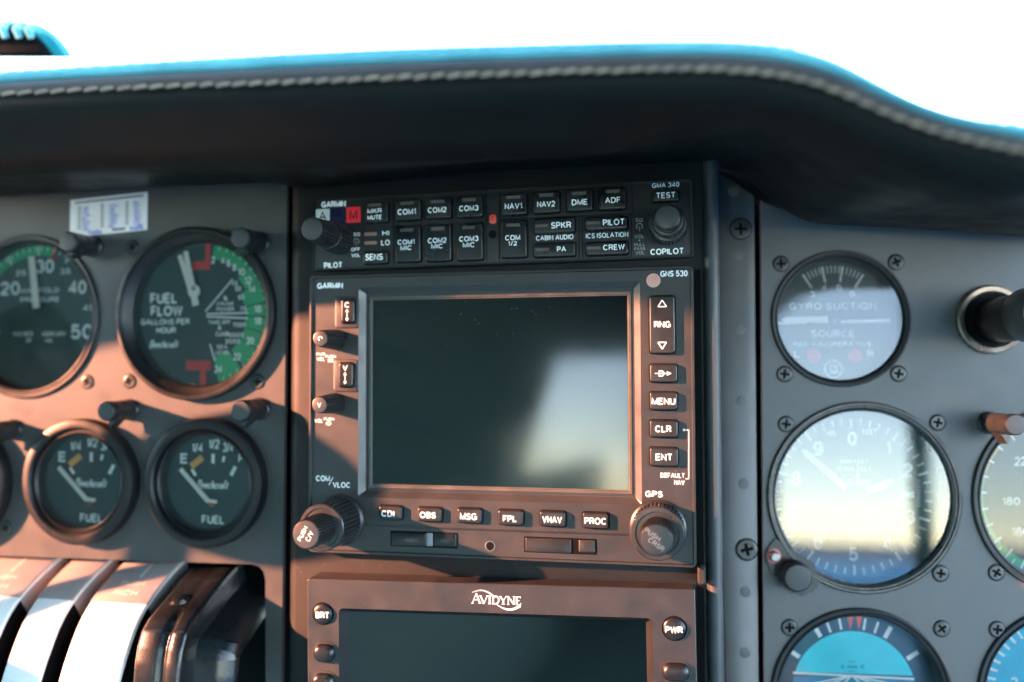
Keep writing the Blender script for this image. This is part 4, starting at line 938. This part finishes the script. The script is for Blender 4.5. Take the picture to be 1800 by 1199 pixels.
mb = MB(); p, q = F.px(1487, 858, w + 2), F.px(1416, 796, w + 2); mb.bar(p, q, 3.0, w + 2, .4, .85); e = F.px(1409, 789, w + 2)
vx, vy = q[0] - p[0], q[1] - p[1]; L = math.hypot(vx, vy); nx, ny = -vy / L * 1.25, vx / L * 1.25
mb.poly([(q[0] + nx, q[1] + ny), (e[0], e[1]), (q[0] - nx, q[1] - ny)], [w + 2.01, w + 2.38])
t.part('long_needle', mb, M['cream'], smooth=0)
P = [F.px(*p, w + 1.5) for p in ((1519, 857), (1572, 839), (1556, 860), (1526, 867))]; t.part('short_needle', MB().poly(P[::-1], [w + 1.4, w + 1.8]), M['cream'], smooth=0)
P = [F.px(*p, w + 1) for p in ((1503, 850), (1507, 812), (1511, 850))]; t.part('thin_needle', MB().poly(P[::-1], [w + .9, w + 1.2]), M['cream'], smooth=0)
# setting bracket with knob and adjusting screw
P = [F.px(*p, 0) for p in ((1362, 946), (1350, 962), (1346, 985), (1355, 1005), (1372, 1022), (1388, 1040), (1408, 1047), (1428, 1040), (1442, 1024), (1430, 990))]
t.part('knob_bracket', MB().loft([[(u, v, ww) for u, v in P] for ww in (-.5, 1.0)]), M['ringl'], smooth=30)
kc = F.px(1394, 1009, 1); ob = t.part('setting_knob', MB().lathe(kc, [(6.3, 1), (6.3, 7.2), (6.0, 8.2), (5.4, 8.7)], 48), M['knob'])
t.part('knob_cap', MB().lathe(kc, [(5.4, 8.6), (5.2, 8.95), (4.8, 9.0)], 48), M['knobcap'], ob)
sc_ = F.px(1360, 977, 1); ob = t.part('adjusting_screw', MB().lathe(sc_, [(3.2, 1), (3.1, 1.5), (2.4, 1.5), (2.3, 3.6), (1.9, 4.2)], 32), mat('pinkish_screw', (.45, .17, .15), .4, metal=.3)); t.part('screw_head', MB().lathe(sc_, [(1.8, 4.2), (1.5, 4.5)], 24), M['steel'], ob)

# attitude indicator
t, F, c, ri, d, w = gauge('horizon', 'attitude_indicator', 'attitude indicator with a cyan sky half and red bank marks at the bottom edge', 'thin', 9, 'deep', 'glass', inner=.90)
tc = F.px(1501, 1218, w); k = F.k(1501, 1218, w)
t.part('bank_ring', MB().arc(tc, 108 * k, 145 * k, -110, 110, w + .01, 60), mat('bank_ring_blue', (.008, .10, .19), .5), d, smooth=0)
# sky half and ground half of the inner card
a1 = math.degrees(math.acos(33 / 109.0))
vs = [(tc[0] + 109 * k * math.sin(R(a)), tc[1] + 109 * k * math.cos(R(a))) for a in range(-71, 76, 4)]
t.part('sky_card', MB().tri(vs[::-1], w + .05), M['cyan'], d, smooth=0)
vs = [(tc[0] + 109 * k * math.sin(R(a)), tc[1] + 109 * k * math.cos(R(a))) for a in range(75, 290, 5)]
t.part('ground_card', MB().tri(vs[::-1], w + .05), M['blue'], d, smooth=0)
mb = MB(); mb.bar(F.px(1394, 1182.5, w), F.px(1607, 1193.5, w), 1.0, w + .12)
ticks(mb, tc, 113 * k, 136 * k, (-57, -30, 30, 57), 1.9, w + .08); ticks(mb, tc, 113 * k, 134 * k, (-20, -10, 10, 20), 1.0, w + .08)
hz = F.px(1497, 1187, w)
for x in (1360, 1420, 1468, 1530, 1580, 1640): mb.bar(hz, F.px(x, 1218, w), .7, w + .10)
t.part('markings', mb, M['white'], d, smooth=0)
mb = MB()
for x0 in (1489, 1504): mb.tri([F.px(x0, 1083, w), F.px(x0 + 5.5, 1108, w), F.px(x0 + 12, 1083, w)], w + .13)
t.part('bank_pointer', mb, mat('orange_red_pointer', (.85, .12, .06), .5), d, smooth=0)
mb = MB(); mb.bar(F.px(1489, 1172, w), F.px(1507, 1172.5, w), .7, w + .14)
for s_, x in (('10', 1480), ('10', 1515)): mb.text(s_, F.box(x - 4, 1168.5, x + 4, 1175.5, w), w + .14, bold=.01)
mb.bar(F.px(1491, 1163, w), F.px(1503, 1163.3, w), .35, w + .14); mb.bar(F.px(1491, 1179.5, w), F.px(1503, 1180, w), .35, w + .14)
t.part('pitch_scale', mb, M['blue'], d, smooth=0)

# airspeed indicator (cut by the right edge)
t, F, c, ri, d, w = gauge('speed', 'airspeed_indicator', 'airspeed indicator with green and amber arcs at the right edge', 'thin', 9, 'dial_glare', 'glass', inner=.90)
t.part('green_arc', MB().arc(c, ri * .86, ri * .965, -165, -76, w, 40), M['green'], d, smooth=0)
t.part('amber_arc', MB().arc(c, ri * .86, ri * .965, -76, -48, w, 16), M['yellow'], d, smooth=0)
mb = MB(); ticks(mb, c, ri * .82, ri * .965, range(-165, -20, 13), .75, w + .02); ticks(mb, c, ri * .90, ri * .965, range(-158, -20, 13), .6, w + .02)
for it in (('180', 1761, 874, 1793, 888), ('160', 1778, 927, 1810, 942), ('220', 1783, 803, 1815, 819), ('140', 1806, 975, 1838, 990)): mb.text(it[0], F.box(*it[1:], w), w + .03, bold=.008)
t.part('markings', mb, M['white'], d, smooth=0)
# heading gauge (corner)
t, F, c, ri, d, w = gauge('course', 'heading_gauge', 'cyan faced gauge cut off at the lower right corner', 'thin', 9, 'blue', 'glass', inner=.90)
t.part('card', MB().disc(c, ri * .96, w, 80), mat('heading_card_cyan', (.02, .46, .66), .5), d, smooth=0)
mb = MB(); ticks(mb, c, ri * .76, ri * .95, range(-120, 0, 8), 1.1, w + .05)
for it in (('3', 1776, 1190, 1790, 1212),): mb.text(it[0], F.box(*it[1:], w), w + .06, bold=.01)
t.part('markings', mb, M['white'], d, smooth=0)

# ================================================================== THROTTLE QUADRANT
tq = T('throttle_quadrant', 'curved white throttle quadrant strips between black lever slots at lower left', 'throttle quadrant', LF, LF.px(210, 1010, -6) + (-6.0,))
edge = [(210, 992), (196, 1006), (180, 1025), (164, 1043), (150, 1061), (139, 1081), (129, 1103), (121, 1124), (114, 1145), (106, 1167), (99, 1190), (88, 1228), (80, 1270)]
ue = LF.px(210, 992, -3)[0]; arcp = []
for x, y in edge:
    lo, hi = -30.0, 160.0
    for _ in range(50):
        m_ = (lo + hi) / 2
        if LF.px(x, y, m_)[0] > ue: hi = m_        # a point nearer the lens sits farther left in the picture
        else: lo = m_
    arcp.append((LF.px(x, y, lo)[1], lo))
arcp = [(arcp[0][0] + 3.0, arcp[0][1] - 9)] + arcp
# smooth the measured curve
for _ in range(2): arcp = [arcp[0]] + [tuple((a[i] + 2 * b_[i] + c_[i]) / 4 for i in (0, 1)) for a, b_, c_ in zip(arcp, arcp[1:], arcp[2:])] + [arcp[-1]]
def at_arc(s, h=0.0):                                     # s in segments
    i = max(0, min(len(arcp) - 2, int(s))); f = s - i
    a, b_ = arcp[i], arcp[i + 1]; t_ = (b_[0] - a[0], b_[1] - a[1]); L = math.hypot(*t_) or 1
    n_ = (t_[1] / L * 1.0, -t_[0] / L)                    # outwards (up and towards the viewer)
    return (a[0] + t_[0] * f + n_[0] * h, a[1] + t_[1] * f + n_[1] * h)
def strip(u0, u1, s0, s1, h, rnd=.8, low=-14):
    loops = []
    n = 30
    for i in range(n + 1):
        s = s0 + (s1 - s0) * i / n; lp = []
        for u, hh in ((u0, low), (u0, h - rnd), (u0 + rnd * .3, h - rnd * .3), (u0 + rnd, h), (u1 - rnd, h), (u1 - rnd * .3, h - rnd * .3), (u1, h - rnd), (u1, low)):
            v_, w_ = at_arc(s, hh); lp.append((u, v_, w_))
        loops.append(lp)
    return MB().loft(loops, cap0=True, cap1=True, closed=True)
def ux(x): return LF.px(x, 993, -3)[0]
N = len(arcp) - 1
tq.part('drum', strip(ux(-130), ux(330), 0, N, -17, low=-30), M['black'], smooth=50)
strips = ((-120, -45, 0), (-18, 94, 1), (124, 184, 0), (214, 309, 1))
mbw = MB(); mbl = MB(); mbt = MB()
for x0, x1, lab in strips:
    u0, u1 = ux(x0), ux(x1)
    tq.part('cover_strip', strip(u0, u1, 0, N, 0, low=-1.6), M['strip'], smooth=50)
    tq.part('web', strip(u0 + .4, u1 - .4, 0, N, -1.7, low=-18), M['black'], smooth=50)
    tq.part('label_plate', strip(u0 + .05, u1 - .05, .1, 4.75, .35, .3), M['stripg'], smooth=50)
    if lab:
        um = (u0 + u1) / 2; su = (u1 - u0)
        for body_, s0_, hh_ in (('PUSH', 2.95, 3.1), ('RICH', 3.85, 3.1)):
            seg = math.hypot(arcp[int(s0_) + 1][0] - arcp[int(s0_)][0], arcp[int(s0_) + 1][1] - arcp[int(s0_)][1])
            mbt.text(body_, (um - su * .20, -hh_ / 2, um + su * .22, hh_ / 2), 0, bold=.02, fmap=lambda a, b_, s0_=s0_, seg=seg: (a,) + at_arc(s0_ - b_ / seg, .42))
        uu = um + su * .05
        vs = []
        for s in (1.0, 1.5, 2.0, 2.4): vs += [(uu - .55,) + at_arc(s, .42), (uu + .55,) + at_arc(s, .42)]
        mbt.add(vs, [(0, 2, 3, 1), (2, 4, 5, 3), (4, 6, 7, 5)])
tq.part('lettering', mbt, mat('pale_print', (.62, .56, .52), .5), smooth=0)
# friction lever housing
fl = T('lever_housing', 'glossy black worn lever housing with a screw beside the throttle strips', 'lever housing', LF, LF.px(400, 1010, -8) + (-8.0,))
ua, uz = ux(331), ux(463)
def edge_arc(pts, u_):
    out = []
    for x, y in pts:
        lo, hi = -30.0, 160.0
        for _ in range(50):
            m_ = (lo + hi) / 2
            if LF.px(x, y, m_)[0] > u_: hi = m_
            else: lo = m_
        out.append((LF.px(x, y, lo)[1], lo))
    return out
harc = edge_arc([(332, 998), (313, 1017), (291, 1044), (271, 1067), (255, 1087), (244, 1107), (236, 1135), (231, 1165), (228, 1199), (226, 1245)], ua)
harc = [(harc[0][0] + 2.5, harc[0][1] - 9)] + harc
def at_h(s, h=0.0):
    i = max(0, min(len(harc) - 2, int(s))); f = s - i
    p_, q_ = harc[max(i - 1, 0)], harc[min(i + 2, len(harc) - 1)]
    a, b_ = harc[i], harc[i + 1]; t_ = (q_[0] - p_[0], q_[1] - p_[1]); L = math.hypot(*t_) or 1
    return (a[0] + (b_[0] - a[0]) * f + t_[1] / L * h, a[1] + (b_[1] - a[1]) * f - t_[0] / L * h)
prof_u = [(0, -16), (0, -3.2), (.012, -1.6), (.04, -.5), (.08, -.05), (.20, 0), (.27, -.15), (.30, -.7), (.325, -1.8), (.355, -2.1), (.38, -1.6), (.405, -.6), (.44, -.1), (.53, 0), (.565, -.5), (.58, -1.6), (.588, -3.5), (.60, -10), (.80, -13), (.97, -16), (1, -20)]
loops = []
for i in range(51):
    s_ = (len(harc) - 1) * i / 50; groove = max(.15, min(1, (s_ - 3.6) / 1.6)); lp = []
    for a, h in prof_u:
        if .25 < a < .45: h = h * groove
        v_, w_ = at_h(s_, h); lp.append((ua + (uz - ua) * a, v_, w_))
    loops.append(lp)
fl.part('shell', MB().loft(loops, cap0=True, cap1=True), M['gloss'], smooth=50)
v_, w_ = at_h(3.3, 0)
# screw in the housing, tilted with its surface
a_ = at_h(3.0, 0); b_ = at_h(3.6, 0); tv = Vector((0, b_[0] - a_[0], b_[1] - a_[1])).normalized(); nu = Vector((1, 0, 0)); nn = nu.cross(-tv).normalized() * 1.0
cp = Vector((ua + (uz - ua) * .22, v_, w_))
def tilt_lathe(prof, n=28):
    mb = MB().lathe((0, 0), prof, n); mb.v = [tuple(cp + nu * p[0] - tv * p[1] + nn * p[2]) for p in mb.v]; return mb
ob = fl.part('housing_screw', tilt_lathe([(4.6, -.6), (4.2, .3), (3.4, .1), (3.2, .7), (2.4, 1.1), (.4, 1.2)]), M['gloss'])

# ================================================================== SMALL THINGS
# screws
def make_screw(F, o, label, r=3.25, group='cross head panel screws', slot='black', head='screw'):
    t = T('screw', label, 'screw', F, o, group)
    c = (o[0], o[1]); w0 = o[2]
    cr = []
    a, b_ = r * .17, r * .62
    for x, y in ((a, a), (a, b_), (-a, b_), (-a, a), (-b_, a), (-b_, -a), (-a, -a), (-a, -b_), (a, -b_), (a, -a), (b_, -a), (b_, a)): cr.append((c[0] + x, c[1] + y))
    mb = MB().sheet([circ(c, r * .82, 40), cr], w0 + .55)
    mb.lathe(c, [(r * 1.0, w0 - .1), (r, w0 + .28), (r * .93, w0 + .45), (r * .82, w0 + .55)], 40, cap=False)
    mb.walls(cr, w0 - .1, w0 + .55)
    h = t.part('head', mb, M[head], smooth=0)
    t.part('recess', MB().lathe(c, [(r * 1.12, w0 + .02), (r * 1.10, w0 + .06)], 40), M[slot], smooth=0)
    return t
s0 = make_screw(RF, RF.px(1372.7, 463.7) + (0.0,), 'dark cross head screw at the upper left of the suction gauge')
rs = [((1574.8, 461), 'dark cross head screw at the upper right of the suction gauge'), ((1379, 657.6), 'cross head screw at the lower left of the suction gauge'),
      ((1579, 657), 'cross head screw at the lower right of the suction gauge'), ((1381.6, 745.6), 'brownish cross head screw at the upper left of the altimeter'),
      ((1648, 743), 'cross head screw at the upper right of the altimeter'), ((1653, 1008), 'cross head screw at the lower right of the altimeter'),
      ((1751, 1006.5), 'cross head screw below the airspeed indicator, beside the altimeter'), ((1387.5, 1103), 'cross head screw at the upper left of the attitude indicator'),
      ((1655, 1105), 'cross head screw at the upper right of the attitude indicator'), ((1752.5, 1106.5), 'cross head screw at the upper left of the cyan corner gauge')]
for i, (p, lb) in enumerate(rs): dup(s0, RF, RF.px(*p) + (0.0,), lb, R(random.uniform(-40, 40)))
sL = make_screw(LF, LF.px(453, 671) + (0.0,), 'worn cross head screw at the lower right of the fuel flow gauge', 3.1)
for p, lb in (((228, 670.5), 'cross head screw at the lower left of the fuel flow gauge'), ((154, 671.5), 'cross head screw at the lower right of the manifold gauge'),
              ((233, 435), 'shaded cross head screw at the upper left of the fuel flow gauge'), ((11, 928), 'small cross head screw near the left edge below the cut off gauge')):
    dup(sL, LF, LF.px(*p) + (0.0,), lb, R(random.uniform(-40, 40)))
s2 = make_screw(RF, RF.px(1302, 402, 3) + (3.0,), 'large dark screw near the top of the centre strip', 4.4, 'strip screws')
dup(s2, RF, RF.px(1312.5, 966, 3) + (3.0,), 'large grey screw low on the centre strip beside the altimeter bracket', R(12))
# post lights
def post_light(F, bx, by, label, h=16, r=4.5, toward=None, taper=1.0):
    c = F.px(bx, by)
    t = T('post_light', label, 'post light', F, (c[0], c[1], 0.0), 'post lights')
    prof = [(r * 1.12, 0), (r * 1.12, 1.2), (r, 1.6), (r, h * .55), (r * .985, h * .56), (r * .985, h * .6), (r, h * .61), (r, h - .8), (r * .93, h - .2), (r * .85, h)]
    t.part('body', MB().lathe(c, prof, 40), M['knob'], smooth=28)
    t.part('cap', MB().lathe(c, [(r * .9, h - .15), (r * .87, h + .12), (r * .6, h + .22), (.3, h + .25)], 40), M['knobcap'])
    if toward is not None:                                # small hood opening towards the dial
        a = R(toward); dx, dy = math.sin(a), math.cos(a); px_, py_ = dy, -dx
        P = [(c[0] + px_ * r * .95, c[1] + py_ * r * .95), (c[0] + dx * r * 1.9, c[1] + dy * r * 1.9), (c[0] - px_ * r * .95, c[1] - py_ * r * .95)]
        def ccw(P): return P if sum((P[i][0] * P[(i + 1) % 3][1] - P[(i + 1) % 3][0] * P[i][1]) for i in range(3)) > 0 else P[::-1]
        P = ccw(P)
        t.part('hood', MB().loft([[(u, v, ww) for u, v in P] for ww in (h * .28, h * .62)], cap0=True), M['knob'], smooth=0)
    return t
post_light(LF, 229, 720, 'post light between the fuel flow gauge and the left small fuel gauge', 17, 4.4, 200)
post_light(LF, 457, 719, 'post light below the fuel flow gauge, above the right small fuel gauge', 17, 4.5, 200)
post_light(LF, 25, 755, 'post light cut off by the left edge below the manifold gauge', 17, 4.4, 215)
post_light(LF, 164, 434, 'black post light overlapping the manifold gauge below the placard', 17, 4.6, 225)
post_light(LF, 456, 428, 'black post light at the upper right of the fuel flow gauge', 17, 4.6, 225)
post_light(RF, 1738, 743, 'reddish lit post light above the airspeed indicator at right', 22, 4.4, 175)
# placard
b = LF.box(123, 349, 258.5, 415, 0)
pc = T('paper_placard', 'white paper placard with blue handwriting stuck above the manifold gauge', 'placard', LF, ((b[0] + b[2]) / 2, (b[1] + b[3]) / 2, 0))
sh = .055
def skew(mb): mb.v = [(p[0], p[1] + (p[0] - b[0]) * sh, p[2]) for p in mb.v]; return mb
Wp, Hp = b[2] - b[0], b[3] - b[1]
def PB(x0, y0, x1, y1): return (b[0] + Wp * x0, b[3] - Hp * y1, b[0] + Wp * x1, b[3] - Hp * y0)
pc.part('sheet', skew(MB().box(b[0], b[1], b[2], b[3], .02, .12)), M['paper'], smooth=0)
mb = MB(); q = PB(.06, .06, .95, .11); mb.box(*q, .13, .14)
for i in range(9):
    q = PB(.04, .16 + i * .085, .96, .165 + i * .085); mb.box(*q, .13, .14)
for x in (.10, .40, .72): 
    for i in range(8): q = PB(x, .20 + i * .08, x + .04, .235 + i * .08); mb.box(*q, .13, .15)
q = PB(.55, .88, .72, .94); mb.box(*q, .13, .15)
pc.part('printed_table', skew(mb), M['print'], smooth=0)
mb = MB()
for x0, x1, rows in ((.15, .30, 7), (.50, .64, 7), (.82, .97, 7)):
    for i in range(rows):
        y = .20 + i * .095; x = x0
        for j in range(3):
            q = PB(x, y, x + .02, y + .02); a = (q[0], q[1]); xx = x + random.uniform(.02, .055); q2 = PB(xx, y + random.uniform(.03, .08), xx + .01, y + .09)
            mb.bar(a, (q2[0], q2[1]), .28, .155 + j * .001); mb.bar((q2[0], q2[1]), (q2[0] + .5, a[1] + random.uniform(-.6, .4)), .25, .158 + j * .001); x = xx - .012
for x0, x1 in ((.24, .42), (.78, .95)):
    pts_ = [(x0 + (x1 - x0) * j / 9, .93 + (.06 if j % 2 else -.06) * random.uniform(.5, 1.2)) for j in range(10)]
    for j in range(9):
        p, q = PB(*pts_[j], *pts_[j])[:2], PB(*pts_[j + 1], *pts_[j + 1])[:2]; mb.bar(p, q, .5, .16 + j * .001)
pc.part('handwriting', skew(mb), M['ink'], smooth=0)

# control column at the right edge
cc_ = RF.px(1741, 562)
cl = T('control_column', 'dark control column tube emerging from a steel ring at the right edge', 'control column', RF, (cc_[0], cc_[1], 0.0))
k = RF.k(1741, 562)
cl.part('ring', MB().lathe(cc_, [(61 * k, 0), (60 * k, 2.0), (57 * k, 2.6), (50 * k, 2.3), (47 * k, .8), (46 * k, .1)], 64, cap=False), mat('worn_bronze_ring', (.30, .22, .17), .3, metal=.7, var=.3))
cl.part('bore', MB().disc(cc_, 47 * k, .15, 48), M['black'], smooth=0)
c2 = (cc_[0] + 2.0, cc_[1] - .5)
cl.part('tube', MB().lathe(c2, [(9.6, .2), (9.6, 42), (9.2, 43)], 48), M['tube'])
cl.part('collar', MB().lathe(c2, [(10.8, 27), (11.2, 27.6), (11.2, 41), (10.6, 42.5), (8.5, 43.4), (8.4, 43.2)], 48), mat('satin_collar', (.16, .15, .15), .3, metal=.5))
cl.part('end_disc', MB().lathe(c2, [(8.4, 43.1), (8.3, 43.8), (7.6, 44.0)], 40), M['steel'])

# unseen yoke grip, added and shaped to cast shade over the fuel gauges
def lw(px_, py_, w_):
    u, v = LF.px(px_, py_); return (u - 2.19 * w_, v + .60 * w_, w_)
ya, yb = lw(330, 915, 112), lw(615, 850, 112)
yk = T('shade_yoke', 'unseen dark yoke grip beyond the left edge, added to shade the fuel gauges', 'control yoke', LF, ya)
dv = Vector(yb) - Vector(ya)
yk.part('grip', MB().tube([tuple(Vector(ya) - dv * .06), ya, tuple(Vector(ya) + dv * .3), tuple(Vector(ya) + dv * .6), yb, tuple(Vector(yb) + dv * .1)], [7, 13, 24, 28, 27, 16], 20), M['tube'], smooth=60)
yk.part('horn', MB().tube([ya, (ya[0] - 10, ya[1] - 40, ya[2]), (ya[0] - 10, ya[1] - 220, ya[2] - 20)], 7, 16), M['tube'], smooth=60)
